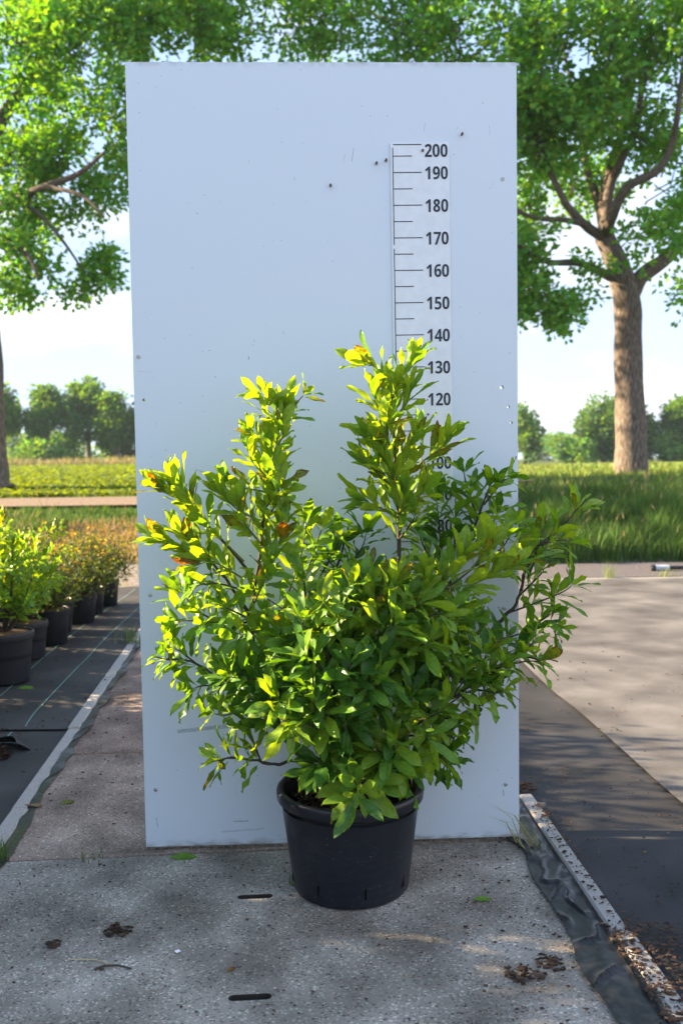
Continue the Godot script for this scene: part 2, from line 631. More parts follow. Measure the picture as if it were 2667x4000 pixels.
func leaf_on(at: Vector3, d: Vector3, up: Vector3, size: float, roll: float) -> Transform3D:
	var y := d.normalized()
	var z := up - y * up.dot(y)
	if z.length() < 0.05: z = Vector3(0.3, 0.2, 1.0) - y * y.dot(Vector3(0.3, 0.2, 1.0))
	z = z.normalized().rotated(y, roll)
	var x := y.cross(z)
	return Transform3D(Basis(x * size, y * size, z * size), at)


func shoot_leaves(pts: Array, start: float, scale: float, tone: int, out: Array, size := 0.108, gap := 0.0150) -> void:
	var line := smooth_line(pts, 5)
	var total := 0.0
	for i in line.size() - 1: total += line[i].distance_to(line[i + 1])
	var along := 0.0
	var next := total * start
	var turn := rng.randf() * TAU
	var count := 0
	for i in line.size() - 1:
		var a: Vector3 = line[i]
		var b: Vector3 = line[i + 1]
		var seg := a.distance_to(b)
		while next <= along + seg:
			var p := a.lerp(b, (next - along) / maxf(seg, 1e-5))
			var ax := (b - a).normalized()
			var f := next / total
			one_leaf(p, ax, turn, f, scale * size, tone, out)
			turn += 2.4 + rng.randfn(0, 0.25)
			count += 1
			if tone == 2: next += gap * 0.60 * rng.randf_range(0.7, 1.35) * (0.75 if f > 0.8 else 1.0)
			else: next += gap * (0.42 if count % 7 else 2.6) * rng.randf_range(0.8, 1.25)
		along += seg
	for k in (4 if tone == 2 else 6):   # the tip's own tuft
		var ax: Vector3 = (line[line.size() - 1] - line[line.size() - 2]).normalized()
		one_leaf(line[line.size() - 1], ax, turn, 1.0, scale * size * rng.randf_range(0.6, 0.95), tone, out)
		turn += 1.7


func one_leaf(p: Vector3, ax: Vector3, turn: float, f: float, size: float, tone: int, out: Array) -> void:
	var side := ax.cross(Vector3(0.2, 0.97, 0.1)).normalized()
	if side.length() < 0.1: side = Vector3.RIGHT
	var rad := side.rotated(ax, turn)
	var ang := (lerpf(1.15, 0.55, f) if tone == 2 else lerpf(1.25, 0.85, f)) + rng.randfn(0, 0.16)
	if tone == 2: ang *= 0.74
	var d := ax * cos(ang) + rad * sin(ang)
	d = (d + Vector3(0, 0.30 if tone == 2 else 0.14, 0.05)).normalized()
	var up := (ax * 0.9 + Vector3(0, 0.5 if tone == 2 else 0.75, 0) - d * 0.2)
	var tr := leaf_on(p, d, up, size * rng.randf_range(0.72, 1.18), rng.randfn(0, 0.35))
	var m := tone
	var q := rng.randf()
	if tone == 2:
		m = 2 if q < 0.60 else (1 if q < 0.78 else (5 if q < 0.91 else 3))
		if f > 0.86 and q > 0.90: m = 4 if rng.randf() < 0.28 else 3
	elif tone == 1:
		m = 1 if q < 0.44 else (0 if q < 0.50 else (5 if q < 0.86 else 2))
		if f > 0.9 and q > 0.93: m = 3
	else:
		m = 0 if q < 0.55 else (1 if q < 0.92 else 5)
	out.append([tr, rng.randi() % leaf_meshes.size(), m])


# ---------------------------------------------------------------- setting
func build_ground() -> void:
	var xs := []
	var x := -260.0
	while x < 260.0:
		xs.append(x)
		x += clampf(absf(x) * 0.16, 0.45, 26.0)
	var zs := []
	var z := 6.0
	while z > -700.0:
		zs.append(z)
		z -= clampf(absf(z + 12.0) * 0.12, 0.35, 60.0)
	var g := Geo.new()
	var n := noise(81, 0.25, 4)
	var sand := Color(0.31, 0.28, 0.25)
	var earth := Color(0.20, 0.165, 0.125)
	var lawn := Color(0.06, 0.105, 0.025)
	var straw := Color(0.34, 0.24, 0.12)
	var e := 0.1
	for zz: float in zs:
		for xx: float in xs:
			var y := land(xx, zz)
			if zz < -11.0: y += 0.05 * n.get_noise_2d(xx * 3.0, zz * 3.0) * smoothstep(11.0, 13.0, -zz)
			var nx := land(xx - e, zz) - land(xx + e, zz)
			var nz := land(xx, zz - e) - land(xx, zz + e)
			var col := sand.lerp(earth, 0.5 + 0.5 * n.get_noise_2d(xx, zz))
			var left := smoothstep(0.0, -2.0, xx)
			if -zz > 10.6:
				var green := lawn
				if -zz < 15.2: green = lawn.lerp(straw.lerp(earth, 0.5), left * smoothstep(0.35, -0.25, 0.5 * n.get_noise_2d(xx * 1.4, zz * 1.4) + (-zz - 14.1) * 0.6))
				col = col.lerp(green, smoothstep(10.6, 11.4, -zz) if left < 0.5 else smoothstep(11.5, 12.6, -zz))
			if -zz > 60.0: col = col.lerp(Color(0.17, 0.17, 0.06), 0.4)
			g.vert(Vector3(xx, y, zz), Vector3(nx, 2 * e, nz).normalized(), Vector2.ZERO, col)
	var w := xs.size()
	for j in zs.size() - 1:
		for i in w - 1:
			var a := j * w + i
			g.tri(a, a + 1, a + w + 1)
			g.tri(a, a + w + 1, a + w)
	struct(put(self, "ground", g.mesh(), M.land), "sandy ground rising to grassy banks and fields")
	# the asphalt road across, behind the cloth
	sheet("road", M.asphalt, [-1.6, 16.0], [-9.38, -10.65], 24, 4, 0.004, "narrow dark asphalt road below the grass bank")
	# the dirt road on the left, along the field
	var d := Geo.new()
	for i in 44:
		var x0 := -32.0 + i * 0.8
		var x1 := x0 + 0.8
		d.quad(Vector3(x0, land(x0, -15.2) + 0.05, -15.2), Vector3(x1, land(x1, -15.2) + 0.05, -15.2), Vector3(x1, land(x1, -16.6) + 0.05, -16.6), Vector3(x0, land(x0, -16.6) + 0.05, -16.6))
	struct(put(self, "dirt_road", d.mesh(), M.dirt_road), "sunlit brown dirt road beside the field")

func sheet(called: String, m: Material, xr: Array, zr: Array, nx: int, nz: int, y: float, label: String, bump := 0.0, edge = null) -> MeshInstance3D:
	var g := Geo.new()
	var n := noise(called.hash() % 1000, 1.1, 3)
	var P := []
	for j in nz + 1:
		var row := []
		for i in nx + 1:
			var z := lerpf(zr[0], zr[1], float(j) / nz)
			var a: float = edge.call(z)[0] if edge != null else xr[0]
			var b: float = edge.call(z)[1] if edge != null else xr[1]
			var x := lerpf(a, b, float(i) / nx)
			row.append(Vector3(x, y + bump * (0.5 + n.get_noise_2d(x, z)), z))
		P.append(row)
	for j in nz + 1:
		for i in nx + 1:
			var du: Vector3 = P[j][mini(i + 1, nx)] - P[j][maxi(i - 1, 0)]
			var dv: Vector3 = P[mini(j + 1, nz)][i] - P[maxi(j - 1, 0)][i]
			g.vert(P[j][i], du.cross(dv).normalized())
	for j in nz:
		for i in nx:
			var a := j * (nx + 1) + i
			g.tri(a, a + 1, a + nx + 2)
			g.tri(a, a + nx + 2, a + nx + 1)
	return struct(put(self, called, g.mesh(), m), label)


const PATH_AT := Vector3(-1.165, 0, -2.812)
const PATH_YAW := 0.066
func on_path(a: float, t: float, y := 0.0) -> Vector3:   # a across to the right, t ahead
	return PATH_AT + Vector3(cos(PATH_YAW), 0, -sin(PATH_YAW)) * a + Vector3(-sin(PATH_YAW), 0, -cos(PATH_YAW)) * t + Vector3(0, y, 0)

func build_path() -> void:
	var path := Node3D.new()
	path.name = "path"
	add_child(path)
	struct(path, "concrete slab path running away between two kerbs")
	for k in range(-4, 6):
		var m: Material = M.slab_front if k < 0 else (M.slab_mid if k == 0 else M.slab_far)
		var lift := 0.0 if k < 0 else rng.randf_range(-0.003, 0.002)
		if k == -1:   # this one shows its two lifting slots
			var s := CSGBox3D.new()
			s.size = Vector3(1.76, 0.1, 1.048)
			s.material = m
			s.name = numbered(path, "slab")
			path.add_child(s)
			s.position = on_path(0.885, -0.53, -0.05)
			s.rotation.y = PATH_YAW
			for q in [Vector3(-0.262, 0, -2.56), Vector3(-0.228, 0, -2.066)]:
				var cut := CSGBox3D.new()
				cut.size = Vector3(0.076, 0.09, 0.025)
				cut.material = M.slot
				cut.name = "slot"
				s.add_child(cut, true)
				cut.position = s.transform.affine_inverse() * (q + Vector3(0, 0.01, 0))
				for e in [-1.0, 1.0]:
					var end := CSGCylinder3D.new()
					end.radius = 0.0130
					end.height = 0.09
					end.material = M.slot
					end.name = "slot_end"
					end.operation = CSGShape3D.OPERATION_SUBTRACTION
					s.add_child(end, true)
					end.position = cut.position + Vector3(e * 0.038, 0, 0)
				cut.operation = CSGShape3D.OPERATION_SUBTRACTION
		else:
			var g := Geo.new()
			g.box(Transform3D(), Vector3(1.76, 0.1, 1.048), 0.005)
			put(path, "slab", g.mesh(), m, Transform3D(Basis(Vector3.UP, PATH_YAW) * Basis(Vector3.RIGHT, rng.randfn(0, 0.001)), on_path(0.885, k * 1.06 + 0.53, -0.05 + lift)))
	# kerbs: thin upright concrete edgings, in lengths
	var kl := Node3D.new()
	kl.name = "kerb"
	add_child(kl)
	struct(kl, "pale concrete kerb left of the path")
	lay_kerb(kl, Vector3(-0.99, 0, -1.2), Vector3(-1.60, 0, -7.9), 0.058, [0.0, 1.05, 2.05, 3.05, 4.05, 5.05, 6.05, 6.72], 0.012)
	var kr := Node3D.new()
	kr.name = "kerb_001"
	add_child(kr)
	struct(kr, "pale crumb strewn concrete kerb right of the path")
	lay_kerb(kr, Vector3(0.655, 0, -3.30), Vector3(0.790, 0, -0.8), 0.050, [0.0, 0.98, 1.96, 2.5], 0.018)
	var ke := Node3D.new()
	ke.name = "kerb_002"
	add_child(ke)
	struct(ke, "weathered white edging where the ground cloth ends")
	lay_kerb(ke, Vector3(0.9, 0, -9.22), Vector3(9.0, 0, -9.42), 0.07, [0.0, 1.0, 2.0, 3.0, 4.0, 5.0, 6.0, 7.0, 8.0], 0.012)

func lay_kerb(parent: Node3D, a: Vector3, b: Vector3, width: float, cuts: Array, top: float) -> void:
	var d := (b - a).normalized()
	for i in cuts.size() - 1:
		var l: float = cuts[i + 1] - cuts[i] - 0.006
		var mid: Vector3 = a + d * ((cuts[i] + cuts[i + 1]) * 0.5)
		var g := Geo.new()
		g.box(Transform3D(), Vector3(width, 0.16, l), 0.006)
		put(parent, "kerb_stone", g.mesh(), M.kerb, Transform3D(Basis(Vector3.UP, atan2(-d.x, -d.z) + rng.randfn(0, 0.004)) * Basis(Vector3.BACK, rng.randfn(0, 0.03)), mid + Vector3(rng.randfn(0, 0.002), top - 0.08 + rng.randfn(0, 0.002), 0)))


func build_cloth() -> void:
	sheet("ground_cloth", M.cloth_dark, [], [-0.8, -9.2], 14, 60, 0.0, "dark woven ground cloth right of the kerb", 0.006, func(z: float) -> Array: return [lerpf(0.82, 0.60, smoothstep(-0.8, -4.0, z)), 1.45])
	sheet("ground_cloth", M.cloth_light, [], [-0.8, -9.2], 40, 60, 0.010, "pale worn ground cloth lying over the dark one at right", 0.006, func(z: float) -> Array:
		return [curve_at([[0.8, 1.27], [3.18, 1.192], [3.43, 1.18], [3.99, 1.154], [4.24, 1.136], [4.82, 1.10], [7.0, 1.02], [9.2, 0.95]], -z) + 0.006 * sin(z * 4.0), 9.5])
	var kerb_x := func(z: float) -> float: return -1.02 - 0.0905 * (-z - 1.2)
	sheet("ground_cloth", M.cloth_left, [], [-0.8, -4.32], 30, 40, -0.002, "dark ground cloth at the left edge, torn in one place", 0.006, func(z: float) -> Array: return [-4.4, kerb_x.call(z)])
	sheet("ground_cloth", M.cloth_left, [], [-4.22, -9.15], 30, 60, 0.008, "grey ground cloth under the row of potted shrubs", 0.006, func(z: float) -> Array: return [-4.4, kerb_x.call(z)])
	# pale green marker threads woven into the cloth
	var threads := [
		[[-1.80, -4.5], [-1.823, -4.807], [-1.855, -5.197], [-1.918, -5.885], [-1.958, -6.737], [-1.977, -7.239], [-2.02, -8.9]],
		[[-1.49, -4.25], [-1.53, -4.471], [-1.55, -4.733], [-1.595, -5.424], [-1.622, -5.777], [-1.69, -6.678], [-1.78, -8.9]],
		[[-1.43, -2.9], [-1.50, -3.6], [-1.535, -4.2]]]
	for th: Array in threads:
		var g := Geo.new()
		var pts := []
		for p: Array in th: pts.append(Vector3(p[0] + rng.randfn(0, 0.003), 0.0165 if p[1] < -4.23 else 0.006, p[1]))
		var line := smooth_line(pts, 8)
		for i in line.size() - 1:
			var w := Vector3(0.0022, 0, 0)
			g.quad(line[i] - w, line[i] + w, line[i + 1] + w, line[i + 1] - w)
		put(get_node("ground_cloth_003"), "thread", g.mesh(), mat(0.16, 0.33, 0.28, 0.6))
	# the black plastic sheet that lines the gutter at right
	var L := [[0.50, -3.02], [0.522, -2.925], [0.560, -2.83], [0.547, -2.656], [0.561, -2.504], [0.574, -2.335], [0.56, -2.151], [0.577, -2.03], [0.587, -1.946], [0.60, -1.5], [0.62, -0.9]]
	var R := [[0.62, -3.32], [0.630, -3.10], [0.640, -2.811], [0.655, -2.696], [0.665, -2.454], [0.672, -2.236], [0.68, -2.06], [0.69, -1.95], [0.695, -1.90], [0.715, -1.5], [0.74, -0.9]]
	var lp := []
	var rp := []
	for i in L.size():
		lp.append(Vector3(L[i][0], 0, L[i][1]))
		rp.append(Vector3(R[i][0], 0, R[i][1]))
	lp = smooth_line(lp, 22)
	rp = smooth_line(rp, 22)
	var nn := noise(91, 5.0, 2)
	var n2 := noise(92, 1.6, 2)
	var cols := 18
	var P := []
	for j in lp.size():
		var row := []
		for i in cols + 1:
			var s := float(i) / cols
			var p: Vector3 = lp[j].lerp(rp[j], s)
			var crease := pow(1.0 - minf(1.0, absf(nn.get_noise_2d(p.x * 1.1 + p.z * 0.75, p.z * 0.45 - p.x * 0.9)) * 4.5), 1.4)
			var slow := n2.get_noise_2d(p.x * 3.0 + 9.0, p.z * 1.6)
			p.y = 0.007 + (0.013 * crease + 0.006 * (0.5 + slow)) * sin(PI * clampf(s * 0.86 + 0.07, 0, 1)) + (0.006 if i == cols else 0.0)
			row.append(p)
		P.append(row)
	var g := Geo.new()
	for j in P.size():
		for i in cols + 1:
			var du: Vector3 = P[j][mini(i + 1, cols)] - P[j][maxi(i - 1, 0)]
			var dv: Vector3 = P[mini(j + 1, P.size() - 1)][i] - P[maxi(j - 1, 0)][i]
			g.vert(P[j][i], dv.cross(du).normalized())
	for j in P.size() - 1:
		for i in cols:
			var q := j * (cols + 1) + i
			g.tri(q, q + cols + 1, q + cols + 2)
			g.tri(q, q + cols + 2, q + 1)
	tag(put(self, "plastic_sheet", g.mesh(), M.plastic), "crumpled black plastic sheet in the gutter beside the right kerb", "plastic sheet")
	# narrow black plastic along the left kerb
	var h := Geo.new()
	var a: Vector3
	var b: Vector3
	for k in 60:
		var z := -2.6 - k * 0.09
		var x: float = kerb_x.call(z) + 0.062
		var c := Vector3(x - 0.008, 0.002 + 0.012 * rng.randf(), z)
		var d := Vector3(x + 0.02 + 0.03 * absf(nn.get_noise_2d(z * 0.3, 4.0)) * 2.0, 0.004 + 0.010 * rng.randf(), z + rng.randfn(0, 0.01))
		if k > 0: h.quad(a, b, d, c)
		a = c
		b = d
	tag(put(self, "plastic_sheet", h.mesh(), M.plastic), "narrow ragged black plastic along the left kerb", "plastic sheet")
	# where the left cloth is torn the soil shows
	var s := Geo.new()
	var r2 := RandomNumberGenerator.new()
	r2.seed = 17
	for k in 150:
		var q := Vector2.from_angle(r2.randf() * TAU) * sqrt(r2.randf())
		var dk := r2.randf_range(0.5, 1.0)
		s.lump(Vector3(-1.52 + q.x * 0.10, 0.008, -3.86 + q.y * 0.12), Vector3.ONE * r2.randf_range(0.006, 0.02), r2, Color(0.035, 0.022, 0.015) * dk)
	stuff(put(self, "soil", s.mesh(), M.soil), "dark soil showing through the torn left ground cloth")
	var f := Geo.new()
	for k in 12:
		var t0 := k / 12.0
		var t1 := (k + 1) / 12.0
		var e := func(t: float, o: float, y: float) -> Vector3: return Vector3(-1.52 + cos(0.4 + t * 3.0) * (0.11 + o), y, -3.86 - sin(0.4 + t * 3.0) * (0.13 + o))
		f.quad(e.call(t0, 0.0, 0.045 + 0.01 * sin(t0 * 9.0)), e.call(t1, 0.0, 0.045 + 0.01 * sin(t1 * 9.0)), e.call(t1, 0.06, 0.004), e.call(t0, 0.06, 0.004))
	put(get_node("ground_cloth_002"), "torn_flap", f.mesh(), M.cloth_left)


# ---------------------------------------------------------------- trees, fields, grass
func tree_crown(blobs: Array, base: Color, seed_: int, per: int, size: float, gap_level := -2.0) -> ArrayMesh:
	var r := RandomNumberGenerator.new()
	r.seed = seed_
	var g := Geo.new()
	var gaps := noise(seed_, 0.55, 2)
	for b: Array in blobs:
		for k in int(b[6] * (1.25 if gap_level > -1.0 else 1.0)):
			var q := Vector3(r.randfn(), r.randfn(), r.randfn()).normalized() * pow(r.randf(), 0.42)
			var at := Vector3(b[0] + q.x * b[3], b[1] + q.y * b[4], b[2] + q.z * b[5])
			if gaps.get_noise_3dv(at) < gap_level: continue
			var out := (q + Vector3(r.randfn(0, 0.4), r.randf_range(-0.5, 0.7), r.randfn(0, 0.4))).normalized()
			var tone := r.randf_range(0.75, 1.25)
			for i in per:
				var d := (out * r.randf_range(0.1, 0.9) + Vector3(r.randfn(), r.randfn() * 0.7, r.randfn()) * 0.75).normalized()
				var up := (Vector3(0, 0.7, 0) + out * 0.8 + Vector3(r.randfn(), r.randfn(), r.randfn()) * 0.45).normalized()
				up = (up - d * up.dot(d)).normalized()
				var c := base * tone * r.randf_range(0.8, 1.2)
				c.r *= r.randf_range(0.75, 1.45)
				var l := size * r.randf_range(0.7, 1.25)
				g.kite(at + out * r.randf_range(-0.12, 0.16) + d * size * r.randf_range(0.2, 1.5), d, d.cross(up), up, l, l * 0.36, l * r.randf_range(0.02, 0.14), c)
	return g.mesh()

func limb(pts: Array, sides: int) -> ArrayMesh:
	var p := []
	var rr := []
	for a: Array in pts:
		p.append(v3(a))
	var line := smooth_line(p, 5)
	for i in line.size():
		var f := float(i) / 5.0
		var k := mini(int(f), pts.size() - 2)
		rr.append(lerpf(pts[k][3], pts[k + 1][3], f - k))
	var g := Geo.new()
	g.tube(line, rr, sides, Color.WHITE, 0.06, p[0].x)
	return g.mesh()

func far_tree(x: float, z: float, height: float, width: float, trunk: float, n: int, label: String, tone := 1.0, called := "tree", cat := "tree", group := "trees beyond the fields") -> void:
	var y := land(x, z) - 0.05
	var o := thing(called, label, cat, Vector3(x, y, z), group)
	var r := RandomNumberGenerator.new()
	r.seed = int(absf(x * 31.0 + z * 7.0)) + 5
	var crown_h := height - trunk
	var blobs := []
	var lobes := 9
	for k in lobes:
		var a := TAU * k / lobes + r.randf()
		var hh := trunk + crown_h * r.randf_range(0.15, 0.85)
		var wide := width * 0.5 * (0.62 if hh > trunk + crown_h * 0.6 else 0.8)
		blobs.append([cos(a) * wide * 0.6, hh, sin(a) * wide * 0.6, wide * r.randf_range(0.4, 0.6), crown_h * r.randf_range(0.16, 0.26), wide * r.randf_range(0.4, 0.6), int(n * 1.6) / lobes])
	blobs.append([0, trunk + crown_h * 0.55, 0, width * 0.3, crown_h * 0.42, width * 0.3, n / 3])
	var size := maxf(0.16, absf(z) * 0.0042)
	put(o, "crown", tree_crown(blobs, Color(0.115, 0.26, 0.075) * tone, r.randi(), 5, size), M.crown).set_meta("kind", "stuff")
	if trunk > 0.3:
		var tr := width * 0.035 + 0.05
		put(o, "trunk", limb([[0, 0, 0, tr * 1.3], [0.05, trunk * 0.6, 0, tr], [0.0, trunk + crown_h * 0.4, 0, tr * 0.6], [0.1, trunk + crown_h * 0.8, 0.1, tr * 0.15]], 8), M.bark)
		for k in 3:
			var a := TAU * k / 3.0 + r.randf()
			put(o, "limb", limb([[0, trunk * 0.95, 0, tr * 0.6], [cos(a) * width * 0.15, trunk + crown_h * 0.3, sin(a) * width * 0.15, tr * 0.4], [cos(a) * width * 0.32, trunk + crown_h * 0.62, sin(a) * width * 0.32, tr * 0.12]], 6), M.bark)

func big_tree(label: String, limbs: Array, blobs: Array, seed_: int) -> void:
	var base := v3(limbs[0][0])
	var o := thing("tree", label, "tree", base)
	for k in limbs.size():
		var loc := []
		for a: Array in limbs[k]: loc.append([a[0] - base.x, a[1] - base.y, a[2] - base.z, a[3]])
		put(o, "trunk" if k == 0 else "limb", limb(loc, 20 if k == 0 else 10), M.bark)
	var bl := []
	for b: Array in blobs: bl.append([b[0] - base.x, b[1] - base.y, b[2] - base.z, b[3], b[4], b[5], b[6]])
	var rt := RandomNumberGenerator.new()
	rt.seed = seed_ + 9
	var tw := Geo.new()
	var gaps := noise(seed_, 0.55, 2)
	for b: Array in bl:
		for k in int(b[6] / 9.0):
			var q := Vector3(rt.randfn(), rt.randfn(), rt.randfn()).normalized() * rt.randf_range(0.2, 0.9)
			var p := Vector3(b[0] + q.x * b[3], b[1] + q.y * b[4], b[2] + q.z * b[5])
			if gaps.get_noise_3dv(p) < -0.02 or b[6] < 100: continue
			var d := (q + Vector3(rt.randfn(0, 0.3), 0.35, rt.randfn(0, 0.3))).normalized() * rt.randf_range(0.35, 0.8)
			tw.tube([p - d, p + Vector3(rt.randfn(), rt.randfn(), rt.randfn()) * 0.05, p + d * 0.8], [0.016, 0.011, 0.004], 4)
	stuff(put(o, "twigs", tw.mesh(), M.bark))
	stuff(put(o, "crown", tree_crown(bl, Color(0.145, 0.38, 0.068), seed_, 11, 0.125, -0.10), M.crown))

func build_trees() -> void:
	var right_limbs = [
		[[5.68, 0.72, -18.00, 0.392], [5.68, 0.87, -18.00, 0.333], [5.66, 1.65, -18.00, 0.294], [5.61, 3.34, -18.00, 0.264], [5.57, 4.34, -18.00, 0.256], [5.36, 5.01, -18.00, 0.213], [5.13, 5.51, -18.00, 0.179]],
		[[5.61, 4.26, -18.00, 0.188], [5.84, 4.69, -18.00, 0.154], [6.35, 5.08, -18.00, 0.136], [6.77, 5.61, -18.00, 0.119], [7.01, 6.64, -18.00, 0.094], [7.33, 8.27, -18.00, 0.068], [7.57, 9.89, -18.00, 0.043]],
		[[5.15, 5.45, -18.00, 0.111], [4.62, 5.60, -17.50, 0.083], [4.22, 5.89, -17.20, 0.065], [3.89, 6.38, -17.00, 0.052], [3.57, 7.01, -16.80, 0.040], [3.40, 7.66, -16.70, 0.032], [3.23, 8.52, -16.60, 0.024]],
		[[5.14, 5.47, -18.00, 0.111], [5.21, 6.26, -18.60, 0.088], [5.10, 6.97, -19.00, 0.072], [5.05, 7.68, -19.30, 0.059], [4.96, 8.55, -19.50, 0.046], [4.77, 9.91, -19.80, 0.028]],
		[[5.13, 5.47, -18.00, 0.119], [5.19, 6.01, -18.00, 0.102], [5.27, 6.50, -18.00, 0.085], [5.41, 6.90, -17.70, 0.075], [5.64, 7.42, -17.60, 0.067], [5.67, 7.94, -17.50, 0.058], [5.80, 8.68, -17.40, 0.041], [6.07, 10.71, -18.00, 0.026]],
		[[5.15, 5.47, -18.00, 0.111], [5.12, 5.73, -17.40, 0.099], [5.28, 6.13, -17.00, 0.081], [5.73, 6.34, -16.70, 0.071], [5.92, 6.80, -16.50, 0.055], [5.92, 7.43, -16.20, 0.046], [6.74, 9.50, -18.00, 0.026]],
		[[5.14, 5.51, -18.00, 0.119], [5.29, 6.48, -18.50, 0.096], [5.69, 7.54, -18.90, 0.090], [5.95, 8.59, -19.20, 0.073], [6.10, 10.07, -19.40, 0.055], [5.70, 11.52, -18.00, 0.026]],
		[[5.25, 4.72, -18.00, 0.094], [4.54, 4.88, -17.50, 0.066], [3.85, 4.80, -17.00, 0.052], [3.43, 4.92, -16.70, 0.044], [3.20, 4.99, -16.50, 0.039], [2.69, 5.11, -16.20, 0.031], [2.31, 5.72, -18.00, 0.017]],
		[[4.62, 5.60, -17.50, 0.058], [4.11, 5.59, -17.10, 0.049], [3.57, 5.55, -16.80, 0.040], [3.05, 5.71, -16.50, 0.031], [2.57, 6.87, -18.00, 0.026]],
	]
	var left_limbs = [
		[[-6.99, 0.67, -18.50, 0.456], [-7.04, 0.89, -18.50, 0.368], [-7.04, 1.85, -18.50, 0.316], [-7.03, 3.58, -18.50, 0.289], [-7.05, 4.87, -18.50, 0.272], [-7.06, 6.32, -18.50, 0.254], [-7.06, 7.41, -18.50, 0.219], [-7.04, 9.09, -18.50, 0.158], [-6.91, 11.57, -18.50, 0.088]],
		[[-7.07, 6.15, -18.50, 0.149], [-6.57, 6.18, -18.00, 0.119], [-5.97, 6.26, -17.60, 0.083], [-5.38, 6.38, -17.30, 0.066], [-4.69, 6.50, -17.00, 0.048], [-4.13, 6.78, -16.70, 0.024]],
		[[-7.07, 7.16, -18.50, 0.149], [-6.88, 8.01, -19.00, 0.135], [-6.62, 8.68, -19.30, 0.119], [-6.38, 9.13, -19.50, 0.092], [-5.99, 9.93, -19.70, 0.075], [-5.56, 11.00, -19.90, 0.047]],
		[[-5.97, 6.26, -17.60, 0.058], [-5.44, 5.81, -17.30, 0.041], [-4.99, 5.28, -17.10, 0.028], [-4.63, 4.76, -16.90, 0.016]],
		[[-7.04, 5.64, -18.50, 0.105], [-6.25, 5.39, -17.50, 0.075], [-5.65, 5.09, -16.90, 0.048], [-5.30, 4.54, -16.50, 0.023]],
		[[-5.38, 6.38, -17.30, 0.049], [-4.54, 6.03, -16.70, 0.032], [-4.11, 5.59, -16.50, 0.020]],
	]
	var right_blobs = [
		[3.65, 7.09, -16.80, 1.04, 0.72, 1.20, 280],
		[3.58, 8.00, -16.80, 1.19, 0.96, 1.50, 380],
		[4.95, 8.75, -17.00, 1.37, 1.05, 1.80, 420],
		[5.91, 7.97, -16.80, 1.04, 1.19, 1.80, 330],
		[4.25, 7.61, -16.40, 0.93, 0.74, 1.00, 190],
		[2.68, 9.01, -17.50, 1.41, 0.75, 1.60, 380],
		[1.43, 9.49, -18.00, 1.28, 0.81, 1.60, 260],
		[6.71, 6.89, -18.80, 0.80, 1.16, 1.30, 110],
		[5.88, 7.27, -17.40, 0.91, 0.49, 1.30, 130],
		[4.87, 6.95, -19.50, 1.02, 0.74, 0.90, 130],
		[5.96, 7.03, -19.80, 0.84, 0.66, 0.60, 60],
		[3.82, 6.45, -18.60, 0.71, 0.62, 0.90, 120],
		[3.39, 5.16, -17.10, 0.65, 0.49, 0.80, 90],
		[3.49, 4.47, -17.00, 0.56, 0.44, 0.80, 85],
		[3.73, 3.88, -17.00, 0.60, 0.36, 0.60, 90],
		[4.04, 4.00, -16.80, 0.40, 0.48, 0.60, 45],
		[3.65, 3.41, -17.00, 0.20, 0.32, 0.30, 18],
		[4.38, 4.78, -17.20, 0.57, 0.20, 0.40, 25],
		[5.55, 4.97, -16.40, 0.54, 0.62, 0.60, 60],
		[6.19, 5.57, -17.00, 0.48, 0.48, 0.60, 50],
		[6.48, 4.24, -17.50, 0.23, 0.25, 0.40, 14],
		[4.65, 4.23, -17.30, 0.25, 0.20, 0.30, 6],
		[5.08, 11.13, -18.00, 2.82, 1.71, 3.00, 520],
		[3.18, 10.91, -18.00, 2.22, 1.28, 2.50, 260],
		[7.74, 8.67, -18.00, 1.28, 2.56, 2.50, 250],
	]
	var left_blobs = [
		[-5.72, 9.20, -17.50, 1.24, 1.08, 1.60, 360],
		[-4.54, 8.79, -17.30, 1.07, 0.98, 1.50, 330],
		[-3.61, 9.51, -17.90, 1.27, 0.85, 1.60, 330],
		[-2.50, 9.72, -18.20, 1.29, 0.78, 1.60, 280],
		[-1.25, 9.67, -18.30, 1.30, 0.78, 1.60, 280],
		[0.10, 9.66, -18.50, 1.23, 0.79, 1.60, 250],
		[-4.33, 7.69, -17.30, 0.74, 0.90, 1.20, 240],
		[-6.08, 8.54, -19.30, 1.01, 0.82, 1.20, 150],
		[-6.02, 7.14, -17.70, 0.75, 0.75, 1.20, 140],
		[-5.18, 7.12, -18.20, 0.95, 0.60, 1.20, 170],
		[-4.32, 6.90, -17.80, 0.51, 0.46, 0.80, 90],
		[-5.76, 6.30, -17.60, 0.83, 0.50, 0.90, 130],
		[-4.81, 6.23, -17.70, 0.59, 0.42, 0.70, 75],
		[-5.84, 5.39, -17.50, 0.66, 0.50, 0.80, 95],
		[-5.42, 4.96, -17.40, 0.25, 0.25, 0.40, 15],
		[-4.70, 5.29, -17.50, 0.41, 0.50, 0.50, 70],
		[-4.51, 4.88, -17.50, 0.37, 0.41, 0.50, 55],
		[-4.89, 4.49, -17.50, 0.25, 0.21, 0.30, 22],
		[-6.03, 4.58, -17.50, 0.37, 0.29, 0.50, 45],
		[-6.17, 6.06, -18.90, 0.54, 0.54, 0.60, 40],
		[-5.64, 11.63, -18.50, 3.33, 1.58, 3.00, 420],
		[-9.96, 5.17, -15.10, 2.36, 0.93, 1.80, 520],  # this and the next: unseen crown blobs added to shade the grass bank
		[-8.29, 5.37, -14.90, 1.41, 0.78, 1.60, 300],
		[-11.61, 7.14, -17.00, 3.22, 1.61, 2.20, 420],
		[-2.25, 11.34, -18.50, 3.51, 1.32, 2.50, 420],
		[-7.63, 8.26, -18.50, 1.05, 2.63, 2.50, 250],
	]
	big_tree("large roadside tree at right whose brown trunk forks above the field", right_limbs, right_blobs, 401)
